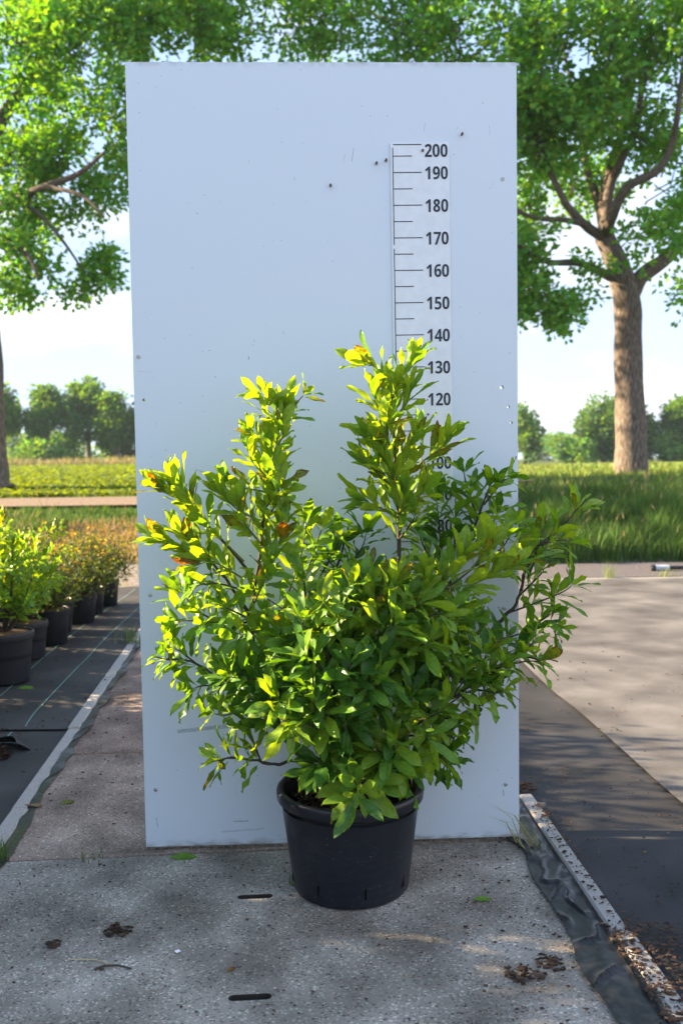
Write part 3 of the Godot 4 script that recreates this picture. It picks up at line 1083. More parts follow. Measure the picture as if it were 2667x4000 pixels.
	big_tree("large roadside tree at the left edge, its trunk cut by the frame", left_limbs, left_blobs, 402)
	# the tree lines beyond the fields
	far_tree(-32.6, -88.0, 7.6, 5.6, 2.6, 648, "leftmost far tree with gaps in its crown, just right of the left trunk")
	far_tree(-28.6, -90.0, 7.7, 4.6, 2.8, 567, "second far tree from the left, slender with a bare trunk")
	far_tree(-24.9, -91.0, 8.3, 5.6, 2.4, 837, "tallest and roundest far tree left of the board")
	far_tree(-21.6, -89.0, 7.4, 4.6, 2.2, 648, "far tree whose crown meets the board's left edge")
	far_tree(-18.0, -90.0, 7.6, 6.0, 2.0, 420, "far tree mostly hidden behind the board at left")
	for k in 5:
		far_tree(-12.5 + 5.6 * k + (k % 2), -90.0 - 2.0 * (k % 3), 7.0 + 0.5 * (k % 3), 5.6, 1.8, 420, "far tree hidden behind the board, %s from the left" % ["first", "second", "third", "fourth", "fifth"][k])
	far_tree(-33.5, -84.0, 2.6, 4.0, 0.0, 200, "low bright bush under the leftmost far tree", 1.3, "bush", "bush", "bushes at the foot of the far trees")
	far_tree(-27.0, -84.0, 2.2, 5.0, 0.0, 220, "low bush between the far trunks left of the board", 1.2, "bush", "bush", "bushes at the foot of the far trees")
	far_tree(-22.5, -92.0, 3.8, 6.0, 0.0, 300, "tall dark bush behind the far trees beside the board", 1.0, "bush", "bush", "bushes at the foot of the far trees")
	far_tree(-30.5, -97.0, 3.4, 9.0, 0.0, 360, "dark hedge behind the leftmost far trees", 0.8, "bush", "bush", "bushes at the foot of the far trees")
	far_tree(17.2, -86.0, 5.2, 3.6, 1.0, 320, "dark far tree at the board's right edge")
	far_tree(24.6, -87.0, 6.5, 5.6, 0.4, 1000, "round dense far tree left of the right trunk", 0.95)
	far_tree(28.2, -89.0, 6.4, 5.4, 0.4, 900, "dense far tree touching the right trunk's left side", 0.9)
	far_tree(32.8, -88.0, 6.2, 5.8, 1.2, 800, "far tree right of the trunk with light gaps below its crown", 0.95)
	far_tree(36.3, -90.0, 6.8, 5.6, 1.2, 700, "far tree cut by the right edge of the frame")
	far_tree(21.8, -84.0, 2.4, 3.2, 0.0, 200, "bright bush left of the round far tree", 1.35, "bush", "bush", "bushes at the foot of the far trees")
	far_tree(30.8, -86.0, 2.2, 4.0, 0.0, 200, "bush behind the right trunk's foot", 1.2, "bush", "bush", "bushes at the foot of the far trees")
	far_tree(37.0, -150.0, 4.0, 9.0, 0.0, 260, "faint distant bushes on the horizon right of the board", 1.1, "bush", "bush", "bushes at the foot of the far trees")
	far_tree(44.0, -190.0, 5.0, 16.0, 0.0, 320, "fainter distant wood edge on the horizon right of the board", 1.0, "bush", "bush", "bushes at the foot of the far trees")
	far_tree(54.0, -180.0, 5.0, 14.0, 0.0, 300, "distant wood edge behind the right far trees", 1.0, "bush", "bush", "bushes at the foot of the far trees")
	far_tree(-52.0, -160.0, 6.0, 30.0, 0.0, 500, "distant wood edge behind the left far trees", 0.9, "bush", "bush", "bushes at the foot of the far trees")


func blades(n: int, where: Callable, hlo: float, hhi: float, width: float, cols: Array, lean: Vector3, seed_: int, heads := 0.0) -> ArrayMesh:
	var r := RandomNumberGenerator.new()
	r.seed = seed_
	var g := Geo.new()
	var clump := noise(seed_, 0.9, 2)
	for k in n:
		var p: Vector3 = where.call(r)
		var h := r.randf_range(hlo, hhi) * (1.0 + 0.5 * clump.get_noise_2d(p.x * 1.5, p.z * 1.5))
		var a := r.randf() * TAU
		var w := Vector3(cos(a), 0, sin(a)) * width * r.randf_range(0.6, 1.3)
		var bend := (Vector3(r.randfn(), 0, r.randfn()) * 0.28 + lean) * h
		var mid := p + Vector3(0, h * 0.6, 0) + bend * 0.35
		var tip := p + Vector3(0, h, 0) + bend
		var c: Color = cols[r.randi() % cols.size()] * r.randf_range(0.75, 1.25)
		g.quad(p - w, p + w, mid + w * 0.7, mid - w * 0.7, c)
		g.flat(mid - w * 0.7, mid + w * 0.7, tip, c)
		if heads > 0.0 and r.randf() < heads:
			var hc := Color(0.34, 0.27, 0.16) * r.randf_range(0.8, 1.2)
			var ht := p + Vector3(0, h * 1.35, 0) + bend * 1.25
			g.quad(mid - w * 0.2, mid + w * 0.2, ht + w * 0.2, ht - w * 0.2, hc * 0.8)
			var hl := (ht - mid).normalized() * 0.07
			for s in 2:
				var sw := Vector3(cos(a + s * 1.5), 0, sin(a + s * 1.5)) * 0.010
				g.flat(ht - sw, ht + sw, ht + hl, hc)
				g.flat(ht - sw, ht - hl * 0.5, ht + sw, hc)
	return g.mesh()

func build_grass() -> void:
	var greens := [Color(0.055, 0.125, 0.024), Color(0.07, 0.150, 0.028), Color(0.085, 0.165, 0.036), Color(0.12, 0.17, 0.05)]
	var pale := [Color(0.15, 0.22, 0.040), Color(0.19, 0.25, 0.050), Color(0.22, 0.24, 0.07), Color(0.12, 0.20, 0.036)]
	var straws := [Color(0.36, 0.25, 0.12), Color(0.30, 0.22, 0.11), Color(0.24, 0.18, 0.09), Color(0.14, 0.15, 0.05)]
	var spot := func(x0: float, x1: float, z0: float, z1: float) -> Callable:
		return func(r: RandomNumberGenerator) -> Vector3:
			var x := r.randf_range(x0, x1)
			var z := r.randf_range(z0, z1)
			return Vector3(x, land(x, z) - 0.02, z)
	stuff(put(self, "grass", blades(36000, spot.call(-0.6, 8.0, -13.3, -10.75), 0.20, 0.42, 0.007, greens, Vector3(0.12, 0, 0.02), 501, 0.004), M.grass), "tall green grass on the bank right of the board")
	stuff(put(self, "grass", blades(16000, spot.call(0.2, 10.0, -22.0, -13.0), 0.05, 0.15, 0.010, pale, Vector3(0.1, 0, 0), 502, 0.004), M.grass), "sunlit yellow green grass round the right tree")  # paler blades put the sunlit look of the bank top into colour
	stuff(put(self, "meadow", blades(16000, spot.call(0.0, 34.0, -80.0, -22.0), 0.06, 0.15, 0.035, pale, Vector3(0.1, 0, 0), 503), M.grass), "flat green meadow behind the right tree")
	stuff(put(self, "grass", blades(11000, spot.call(-8.5, -0.2, -15.0, -13.9), 0.04, 0.13, 0.008, greens, Vector3(0.1, 0, 0.05), 504), M.grass), "green verge in front of the dirt road")
	stuff(put(self, "grass", blades(4500, spot.call(-6.6, -4.1, -13.8, -12.2), 0.18, 0.40, 0.008, greens, Vector3(0.14, 0, 0.05), 505, 0.02), M.grass), "tall grass clump at left behind the potted shrubs")
	stuff(put(self, "dry_grass", blades(14000, spot.call(-4.9, -0.4, -13.9, -11.4), 0.04, 0.20, 0.006, straws.slice(0, 3) + [Color(0.30, 0.22, 0.15), Color(0.40, 0.29, 0.17)], Vector3(0.15, 0, 0.1), 506, 0.01), M.grass), "dry straw coloured grass on the low mound at left")
	stuff(put(self, "grass", blades(6000, spot.call(-11.0, 0.6, -17.3, -16.75), 0.04, 0.12, 0.010, pale, Vector3(0.1, 0, 0), 507), M.grass), "grass edge between dirt road and crop field")
	# the leafy crop in the field at left
	var r := RandomNumberGenerator.new()
	r.seed = 509
	var g := Geo.new()
	for k in 26000:
		var z := -17.1 - pow(r.randf(), 1.7) * 63.0
		var x := r.randf_range(-0.40, -0.03) * -z - 1.0
		var p := Vector3(x, land(x, z), z)
		var s := 0.045 + 0.0018 * -z
		for i in 3:
			var a := r.randf() * TAU
			var d := Vector3(cos(a), r.randf_range(0.2, 1.2), sin(a)).normalized()
			var side := d.cross(Vector3.UP).normalized()
			var c := Color(0.17, 0.25, 0.055) * r.randf_range(0.7, 1.25)
			g.kite(p + Vector3(r.randfn(), r.randf_range(0.1, 0.7), r.randfn()) * 0.10, d, side, side.cross(d), s * r.randf_range(0.8, 1.5), s * 0.5, s * 0.1, c)
	stuff(put(self, "crop_field", g.mesh(), M.crown), "bright green leafy crop in the field at left")
	# pinkish dry strip at the field's far end
	stuff(put(self, "dry_grass", blades(5000, spot.call(-40.0, -14.0, -84.0, -78.0), 0.4, 0.9, 0.05, [Color(0.36, 0.27, 0.17), Color(0.30, 0.26, 0.14), Color(0.2, 0.22, 0.07)], Vector3(0.1, 0, 0), 511), M.grass), "pale dry grass strip at the far end of the crop field")
	# single tufts
	tuft(Vector3(-1.46, 0.012, -6.25), 70, 0.06, 0.15, 0.09, "fresh grass tuft growing over the left kerb", greens + pale)
	tuft(Vector3(-1.085, 0, -2.83), 26, 0.04, 0.10, 0.03, "small grass tuft in the slab joint at the left frame edge", greens)
	tuft(Vector3(-0.78, 0, -2.828), 16, 0.01, 0.035, 0.05, "tiny weeds in the slab joint left of the board", greens)
	tuft(Vector3(-0.155, 0, -2.63), 14, 0.02, 0.06, 0.018, "tiny weed against the big pot's left side", greens)
	tuft(Vector3(0.60, 0.01, -2.86), 16, 0.07, 0.19, 0.05, "thin wiry grass with bare stalks at the board's right foot", [Color(0.22, 0.24, 0.06), Color(0.30, 0.26, 0.12)], Vector3(-0.9, 0, 0.5))
	tuft(Vector3(2.72, 0.01, -9.28), 45, 0.06, 0.22, 0.07, "weed tuft on the white edging, nearest the shrub", pale)
	tuft(Vector3(3.30, 0.01, -9.33), 40, 0.04, 0.12, 0.12, "weed tuft on the white edging at the right frame edge", pale)
	tuft(Vector3(-2.28, 0.01, -9.15), 60, 0.04, 0.10, 0.35, "line of weeds at the end of the left ground cloth", pale + straws)

func tuft(at: Vector3, n: int, lo: float, hi: float, spread: float, label: String, cols: Array, lean := Vector3.ZERO) -> void:
	var where := func(r: RandomNumberGenerator) -> Vector3: return Vector3(r.randfn() * spread * 0.5, 0, r.randfn() * spread * (0.5 if spread < 0.1 else 0.2))
	var made := put(self, "grass_tuft" if spread < 0.3 else "weeds", blades(n, where, lo, hi, 0.0022, cols, lean, n + 600, 0.0), M.grass, Transform3D(Basis(), at))
	if spread < 0.3: tag(made, label, "grass tuft", "grass tufts")
	else: stuff(made, label)


# ---------------------------------------------------------------- the measuring board
func build_board() -> void:
	var W := 1.2041
	var H := 2.4545
	var T := 0.018
	var o := thing("measuring_board", "tall white board with a black 0 to 200 ruler, behind the big shrub", "measuring board", BOARD_AT)
	o.rotation.y = BOARD_YAW
	# scuffs, smears and a dirty lower edge
	var im := Image.create(1024, 2048, false, Image.FORMAT_RGB8)
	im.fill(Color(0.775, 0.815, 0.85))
	var r := RandomNumberGenerator.new()
	r.seed = 301
	var px := 1024.0 / W
	var py := 2048.0 / H
	var mark := func(u: float, v: float, du: float, dv: float, wide: float, dark: float, grit: float) -> void:
		var steps := int(maxf(absf(du) * px, absf(dv) * py)) + 1
		for s in steps:
			var f := float(s) / steps
			for k in int(maxf(1.0, wide * py)):
				if r.randf() < grit: continue
				var q := Vector2i(int((u + du * f) * px), int((H - v - dv * f) * py) + k)
				if q.x < 0 or q.x > 1023 or q.y < 0 or q.y > 2047: continue
				im.set_pixelv(q, im.get_pixelv(q).lerp(Color(0.30, 0.34, 0.38), dark * r.randf_range(0.4, 1.0)))
	mark.call(0.11, 0.379, 0.17, 0.014, 0.012, 0.55, 0.25)
	mark.call(0.28, 0.077, 0.05, 0.001, 0.005, 0.6, 0.3)
	mark.call(0.24, 0.045, 0.14, 0.006, 0.007, 0.35, 0.4)
	mark.call(0.035, 0.095, 0.004, -0.03, 0.004, 0.8, 0.2)
	mark.call(1.152, 0.155, 0.002, -0.016, 0.006, 0.8, 0.2)
	mark.call(0.695, 2.195, -0.006, -0.042, 0.003, 0.75, 0.1)
	mark.call(0.668, 2.178, -0.004, -0.022, 0.003, 0.35, 0.2)
	mark.call(0.918, 2.27, -0.004, -0.025, 0.003, 0.4, 0.1)
	mark.call(1.118, 2.265, 0.001, -0.03, 0.003, 0.3, 0.1)
	mark.call(0.51, 2.108, 0.003, -0.012, 0.003, 0.35, 0.1)
	mark.call(0.358, 1.56, 0.001, -0.01, 0.007, 0.7, 0.2)
	mark.call(0.012, 1.515, 0.045, -0.002, 0.003, 0.18, 0.2)
	for k in 240:   # specks
		var q := Vector2i(r.randi() % 1020, r.randi() % 2040)
		var d := r.randf_range(0.05, 0.4)
		for e in 2 + r.randi() % 6: im.set_pixelv(q + Vector2i(e / 2, e % 2), im.get_pixelv(q).lerp(Color(0.3, 0.3, 0.32), d))
	for k in 34:   # hairline scratches
		mark.call(r.randf() * W, r.randf() * H, r.randfn(0, 0.02), r.randfn(0, 0.05), 0.0022, 0.10, 0.2)
	var soft := noise(303, 0.004, 4)
	for j in 2048:   # grime along the bottom and the top edge
		var v := H - j / py
		for i in 1024:
			var low := smoothstep(0.022 + 0.014 * soft.get_noise_2d(i * 3.0, 0), 0.0, v) * (0.30 + 0.6 * soft.get_noise_2d(i * 4.0, j * 14.0))
			var high := smoothstep(0.02, 0.0, H - v) * maxf(0.0, 0.25 + soft.get_noise_2d(i * 6.0, 900 + j * 6.0))
			var d := clampf(maxf(low, high * 0.35), 0.0, 0.8) + 0.012 * absf(soft.get_noise_2d(i * 0.6, j * 0.6))
			if d > 0.01: im.set_pixel(i, j, im.get_pixel(i, j).lerp(Color(0.45, 0.44, 0.42), d))
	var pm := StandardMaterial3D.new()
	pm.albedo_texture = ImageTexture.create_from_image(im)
	pm.roughness = 0.42
	pm.metallic_specular = 0.45
	pm.uv1_triplanar = true
	pm.uv1_triplanar_sharpness = 40.0
	pm.uv1_scale = Vector3(1.0 / W, 1.0 / H, 1.0)
	pm.uv1_offset = Vector3(0.5, 0.5, 0)
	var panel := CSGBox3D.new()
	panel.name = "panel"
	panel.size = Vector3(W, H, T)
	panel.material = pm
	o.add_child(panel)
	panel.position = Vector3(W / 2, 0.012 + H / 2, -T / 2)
	for h in [[1.153, 1.464, 0.0062], [1.174, 1.402, 0.0045], [0.031, 1.438, 0.0048], [1.183, 1.352, 0.0045], [0.9185, 1.382, 0.0]]:
		if h[2] == 0.0: continue
		var c := CSGCylinder3D.new()
		c.name = "hole"
		c.operation = CSGShape3D.OPERATION_SUBTRACTION
		c.radius = h[2]
		c.height = 0.05
		c.sides = 16
		c.material = M.rust
		panel.add_child(c, true)
		c.position = Vector3(h[0], h[1], -T / 2) - panel.position
		c.rotation.x = PI / 2
	# splintered bottom edge
	var sp := Geo.new()
	for k in 150:
		var u := 0.004 + (W - 0.008) * k / 150.0
		var wd := W / 150.0
		var dp := 0.012 * r.randf_range(0.1, 1.0)
		sp.box(Transform3D(Basis(), Vector3(u + wd / 2, 0.0125 - dp / 2, -T / 2 + r.randf_range(-0.002, 0.0015))), Vector3(wd * 0.9, dp, T * 0.86))
	put(o, "worn_edge", sp.mesh(), mat(0.17, 0.14, 0.11, 0.95))
	# battens and struts at the back hold it up
	for u in [0.12, 1.08]:
		var b := Geo.new()
		b.box(Transform3D(Basis(), Vector3(u, 1.15, -T - 0.022)), Vector3(0.07, 2.2, 0.04), 0.003)
		put(o, "batten", b.mesh(), M.wood)
		var s := Geo.new()
		s.box(Transform3D(Basis(Vector3.RIGHT, -0.36), Vector3(u, 0.64, -T - 0.27)), Vector3(0.045, 1.33, 0.045), 0.003)
		put(o, "strut", s.mesh(), M.wood)
	# screws along the edges, and odd ones
	for s in [[0.017, 1.572], [0.034, 0.825], [0.037, 0.611], [0.035, 0.198], [1.159, 2.111], [1.16, 0.185], [1.158, 0.760]]:
		screw(o, Vector3(s[0], s[1], 0.0), 0.0062, M.screw, 0.0)
	for s in [[0.622, 2.092], [0.795, 2.168], [1.032, 2.247], [0.765, 2.159]]:
		screw(o, Vector3(s[0], s[1], 0.0), 0.0038, M.rust, 0.012)
	# the ruler: a white strip in two lengths, ticks and numerals
	var ruler := part_node(o, "ruler")
	ruler.position = Vector3(0, 0, 0.001)
	ruler.set_meta("label", "white plastic ruler strip with black ticks and numerals")
	var st := Geo.new()
	st.box(Transform3D(Basis(Vector3.BACK, 0.0045), Vector3(0.9045, 1.2218, 0.002)), Vector3(0.1835, 1.9995, 0.004), 0.001)
	put(ruler, "strip", st.mesh(), M.strip)
	for seg in [[1.909, 2.206], [0.23, 1.897]]:
		var ln := Geo.new()
		ln.box(Transform3D(Basis(Vector3.BACK, 0.0045), Vector3(tick_x((seg[0] + seg[1]) / 2), (seg[0] + seg[1]) / 2, 0.0043)), Vector3(0.0026, seg[1] - seg[0], 0.0006))
		put(ruler, "scale_line", ln.mesh(), M.print)
	var font := SystemFont.new()
	font.font_names = PackedStringArray(["Droid Sans"])
	font.font_weight = 700
	for k in range(0, 41):
		var v := 0.2305 + k * 0.05
		if k == 40: v = 2.2155
		var long := k % 2 == 0
		var ln := Geo.new()
		var len := 0.088 if long else 0.058
		ln.box(Transform3D(Basis(Vector3.BACK, 0.006), Vector3(tick_x(v) + len / 2 + 0.0013, v, 0.0045)), Vector3(len, 0.0026, 0.0006))
		put(ruler, "tick", ln.mesh(), M.print)
		if long:
			var t := TextMesh.new()
			t.text = str(k * 5)
			t.font = font
			t.font_size = 64
			t.pixel_size = 0.00084
			t.depth = 0.0006
			t.horizontal_alignment = HORIZONTAL_ALIGNMENT_RIGHT
			t.vertical_alignment = VERTICAL_ALIGNMENT_CENTER
			var vv := v - 0.0025 if k < 40 else v - 0.0195
			put(ruler, "numeral", t, M.print, Transform3D(Basis.from_scale(Vector3(0.84, 1.0, 1.0)), Vector3(tick_x(v) + 0.1725, vv, 0.0046)))
	screw(o, Vector3(0.909, 2.197, 0.005), 0.0042, M.rust, 0.004)
	screw(o, Vector3(0.9185, 1.382, 0.005), 0.0034, M.rust, 0.002)

func tick_x(v: float) -> float:
	return 0.8195 - 0.0045 * (v - 1.4)

func screw(o: Node3D, at: Vector3, r: float, m: Material, out: float) -> void:
	var g := Geo.new()
	var prof := [[0.0, 0.0015 + out], [r * 0.35, 0.0012 + out], [r * 0.45, 0.003 + out], [r * 0.85, 0.0026 + out], [r, 0.0012 + out], [r, -0.002]]
	var sides := 14
	for i in prof.size() - 1:
		for k in sides:
			var a := TAU * k / sides
			var b := TAU * (k + 1) / sides
			var p := func(q: Array, t: float) -> Vector3: return at + Vector3(cos(t) * q[0], sin(t) * q[0], q[1])
			g.quad(p.call(prof[i], a), p.call(prof[i + 1], a), p.call(prof[i + 1], b), p.call(prof[i], b))
	put(o, "screw", g.mesh(), m)


# ---------------------------------------------------------------- pots
func lathe(profile: Array, sides: int, skip = null) -> ArrayMesh:
	var g := Geo.new()
	var total := 0.0
	var ds := [0.0]
	for i in profile.size() - 1:
		total += Vector2(profile[i][0], profile[i][1]).distance_to(Vector2(profile[i + 1][0], profile[i + 1][1]))
		ds.append(total)
	for i in profile.size():
		var a := Vector2(profile[maxi(i - 1, 0)][0], profile[maxi(i - 1, 0)][1])
		var b := Vector2(profile[mini(i + 1, profile.size() - 1)][0], profile[mini(i + 1, profile.size() - 1)][1])
		var d := (b - a).normalized()
		for k in sides + 1:
			var t := TAU * k / sides
			var nn := Vector3(sin(t) * d.y, -d.x, cos(t) * d.y).normalized()
			g.vert(Vector3(sin(t) * profile[i][0], profile[i][1], cos(t) * profile[i][0]), nn, Vector2(float(k) / sides, 1.0 - ds[i] / total))
	for i in profile.size() - 1:
		for k in sides:
			if skip != null and skip.call(i, k): continue
			var a := i * (sides + 1) + k
			g.tri(a, a + 1, a + sides + 2)
			g.tri(a, a + sides + 2, a + sides + 1)
	return g.mesh()


func pot_mesh(r0: float, r1: float, h: float, lip: float, rolled: bool) -> ArrayMesh:
	var ri := r1 * 0.945
	if rolled:
		return lathe([[r0 * 0.3, 0.012], [r0 * 0.93, 0.006], [r0, 0.004], [r0 + 0.003, 0.012], [lerpf(r0, ri, 0.5), h * 0.47], [ri, h - lip], [ri + 0.002, h - lip + 0.002], [r1 - 0.004, h - lip + 0.002], [r1, h - lip + 0.006], [r1 + 0.001, h - 0.008], [r1 - 0.003, h], [r1 - 0.010, h], [ri - 0.004, h - 0.006], [lerpf(r0, ri, 0.6), h * 0.5], [r0 * 0.5, 0.03]], 36)
	return lathe([[r0 * 0.3, 0.012], [r0, 0.004], [lerpf(r0, r1, 0.6), h - lip - 0.004], [r1 - 0.004, h - lip], [r1, h - 0.004], [r1 - 0.002, h], [r1 - 0.007, h], [r1 - 0.012, h - 0.01], [r0 * 0.8, 0.05]], 36)


func build_shrub() -> void:
	var at := Vector3(0.013, 0, -2.632)
	var o := thing("potted_shrub", "large bright green shrub in a black tub before the white board", "potted shrub", at)
	# the tub
	var R0 := 0.168
	var R1 := 0.2015
	var H := 0.298
	var lip := 0.034
	var sides := 120
	var prof := [[0.03, 0.012], [R0 - 0.010, 0.008], [R0 - 0.003, 0.004], [R0, 0.008]]
	for k in 14: prof.append([lerpf(R0 + 0.0005, R1, (k + 1) / 15.0), lerpf(0.014, H - lip, (k + 1) / 15.0)])
	var hole_rows := [4, 5]
	var slots := func(i: int, k: int) -> bool:
		if not i in hole_rows: return false
		var a := fposmod(360.0 * (k + 0.5) / sides - 12.0 + 180.0, 45.0)
		return a < 3.1
	var pot := put(o, "pot", lathe(prof, sides, slots), M.pot)
	var rim := [[R1, H - lip], [R1 + 0.001, H - lip + 0.002], [R1 + 0.008, H - lip], [R1 + 0.0115, H - lip + 0.004], [R1 + 0.0125, H - 0.012], [R1 + 0.0105, H - 0.004], [R1 + 0.006, H], [R1 + 0.001, H + 0.0005], [R1 - 0.006, H - 0.003], [R1 - 0.008, H - 0.010], [R1 - 0.010, H - 0.05], [R0 + 0.01, H - 0.16]]
	put(pot, "rim", lathe(rim, 96), M.pot_plain)
	var ins := [[R0 + 0.010, H - 0.16], [R0 - 0.004, 0.014], [0.02, 0.016]]
	put(pot, "lining", lathe(ins, sides, func(i: int, k: int) -> bool: return false), M.dark)
	for k in 8:   # the bent edge of each drain slot
		var a := deg_to_rad(12.0 + 45.0 * k - 1.5)
		var g := Geo.new()
		for e in [-1.0, 1.0]:
			var t: float = a + 0.031 + e * 0.034
			var p := Vector3(sin(t) * (R0 + 0.0045), 0.049, cos(t) * (R0 + 0.0045))
			g.box(Transform3D(Basis(Vector3.UP, t), p), Vector3(0.0035, 0.036, 0.004), 0.001)
		put(pot, "drain_slot", g.mesh(), M.pot_plain)
	# soil
	var sg := Geo.new()
	var sn := noise(311, 14.0, 4)
	var rr := RandomNumberGenerator.new()
	rr.seed = 313
	var rings := 14
	var seg := 48
	for i in rings + 1:
		for k in seg:
			var q := Vector2.from_angle(TAU * k / seg) * 0.186 * i / rings
			var y := H - 0.05 + 0.02 * (1.0 - float(i) / rings) + 0.012 * sn.get_noise_2d(q.x, q.y)
			sg.vert(Vector3(q.x, y, q.y), Vector3.UP, Vector2.ZERO, Color(0.040, 0.026, 0.017) * (1.0 + 0.5 * sn.get_noise_2d(q.x * 2.0 + 5.0, q.y * 2.0)))
	for i in rings:
		for k in seg:
			var a := i * seg + k
			var b := i * seg + (k + 1) % seg
			sg.tri(a, a + seg, b + seg)
			sg.tri(a, b + seg, b)
	var soil := put(o, "soil", sg.mesh(), M.soil)
	var cg := Geo.new()
	var cols := [Color(0.05, 0.03, 0.02), Color(0.09, 0.055, 0.03), Color(0.03, 0.02, 0.015), Color(0.20, 0.13, 0.07), Color(0.10, 0.10, 0.03)]
	for k in 1500:
		var q := Vector2.from_angle(rr.randf() * TAU) * 0.182 * sqrt(rr.randf())
		var c: Color = cols[rr.randi() % (5 if rr.randf() < 0.3 else 3)]
		var s := rr.randf_range(0.0015, 0.005)
		cg.lump(Vector3(q.x, H - 0.05 + 0.02 * (1.0 - q.length() / 0.186) + 0.012 * sn.get_noise_2d(q.x, q.y) + 0.002, q.y), Vector3(s * rr.randf_range(1, 2.2), s, s), rr, c)
	stuff(put(soil, "soil_crumbs", cg.mesh(), M.crumb))
	# the plant
	var plant := part_node(o, "shrub")
	add_shoots()
	var leaves := []
	for s: Array in stem_list:
		var pts := []
		for a: Array in s[0]: pts.append(v3(a) - at)
		var line := smooth_line(pts, 4)
		var rad := []
		for i in line.size():
			rad.append(lerpf(s[1], s[2], pow(float(i) / (line.size() - 1), 0.8)))
			if i > 0 and i < line.size() - 1: line[i] += Vector3(rng.randfn(), rng.randfn(), rng.randfn()) * 0.0022
		var g := Geo.new()
		g.tube(line, rad, 8, Color.WHITE, 0.12, pts[1].x * 9.0)
		put(plant, "stem", g.mesh(), M.stem)
	var twigs := Geo.new()
	for s: Array in shoot_list:
		var pts := []
		for a: Array in s[0]: pts.append(v3(a) - at)
		var last: Vector3 = pts[pts.size() - 1]
		var back: Vector3 = last - pts[pts.size() - 2]
		pts[pts.size() - 1] = last - back.normalized() * minf(0.048, back.length() * 0.6)
		var line := smooth_line(pts, 4)
		var rad := []
		for i in line.size(): rad.append(lerpf(0.0034, 0.0014, float(i) / (line.size() - 1)))
		var g := Geo.new()
		g.tube(line, rad, 6, Color.WHITE)
		put(plant, "twig", g.mesh(), M.stem if s[3] < 2 else M.green_stem)
		shoot_leaves(pts, s[1], s[2], s[3], leaves)
	# short inner shoots fill the body of the shrub
	for k in 85:
		var q := Vector3(rng.randfn(), rng.randfn(), rng.randfn()).normalized() * pow(rng.randf(), 0.5)
		var c := Vector3(0.015 + q.x * 0.40, 0.645 + q.y * 0.25, -0.005 + q.z * 0.2)
		if c.y < 0.42: c.x *= 0.6
		c.z = maxf(c.z, -0.24)
		var d := (Vector3(q.x * 0.8, 0.55 + 0.4 * q.y, q.z * 0.9 + 0.25) + Vector3(rng.randfn(), rng.randfn(), rng.randfn()) * 0.25).normalized()
		var tip := c + d * rng.randf_range(0.05, 0.09)
		if tip.z < -0.235: continue
		var g := Geo.new()
		var line := [c - d * 0.05 - Vector3(c.x * 0.15, 0.05, c.z * 0.15), c, tip]
		g.tube(line, [0.003, 0.0025, 0.0014], 5)
		put(plant, "twig", g.mesh(), M.stem)
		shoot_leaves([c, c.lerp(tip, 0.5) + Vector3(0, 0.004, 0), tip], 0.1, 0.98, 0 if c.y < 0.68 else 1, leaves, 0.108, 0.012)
	# leaves that would cut through the board turn away from it
	var keep := []
	var b_n := Vector3(sin(BOARD_YAW), 0, cos(BOARD_YAW))
	for l: Array in leaves:
		var tr: Transform3D = l[0]
		var tip := tr * Vector3(0, 1, 0) + at
		var base_u := (tip - BOARD_AT).dot(Vector3(cos(BOARD_YAW), 0, -sin(BOARD_YAW)))
		var dist := (tip - BOARD_AT).dot(b_n)
		if dist < 0.012 and base_u < 1.22:
			var push := b_n * ((0.02 - dist) / maxf(tr.basis.y.length(), 0.01))
			tr = leaf_on(tr.origin, tr.basis.y.normalized() + push, tr.basis.z, tr.basis.y.length(), 0.0)
			if ((tr * Vector3(0, 1, 0) + at) - BOARD_AT).dot(b_n) < 0.004: continue
		if tip.y < 0.02: continue
		keep.append([tr, l[1], l[2]])
	print("shrub leaves ", keep.size())
	var shifted := []
	for l: Array in keep: shifted.append([(l[0] as Transform3D).translated(at), l[1], l[2]])
	plant.position = Vector3.ZERO
	var holder := part_node(o, "shrub_hold")
	holder.free()
	hang_leaves_at(plant, shifted, 300, at)

func hang_leaves_at(parent: Node3D, world_leaves: Array, singles: int, at: Vector3) -> void:
	var before := parent.get_child_count()
	hang_leaves(parent, world_leaves, singles)
	for i in range(before, parent.get_child_count()):
		(parent.get_child(i) as Node3D).position -= at

func stem(pts: Array, r0: float, r1: float) -> void:
	stem_list.append([pts, r0, r1])

func shoot(pts: Array, start: float, scale: float, tone: int) -> void:
	shoot_list.append([pts, start, scale, tone])

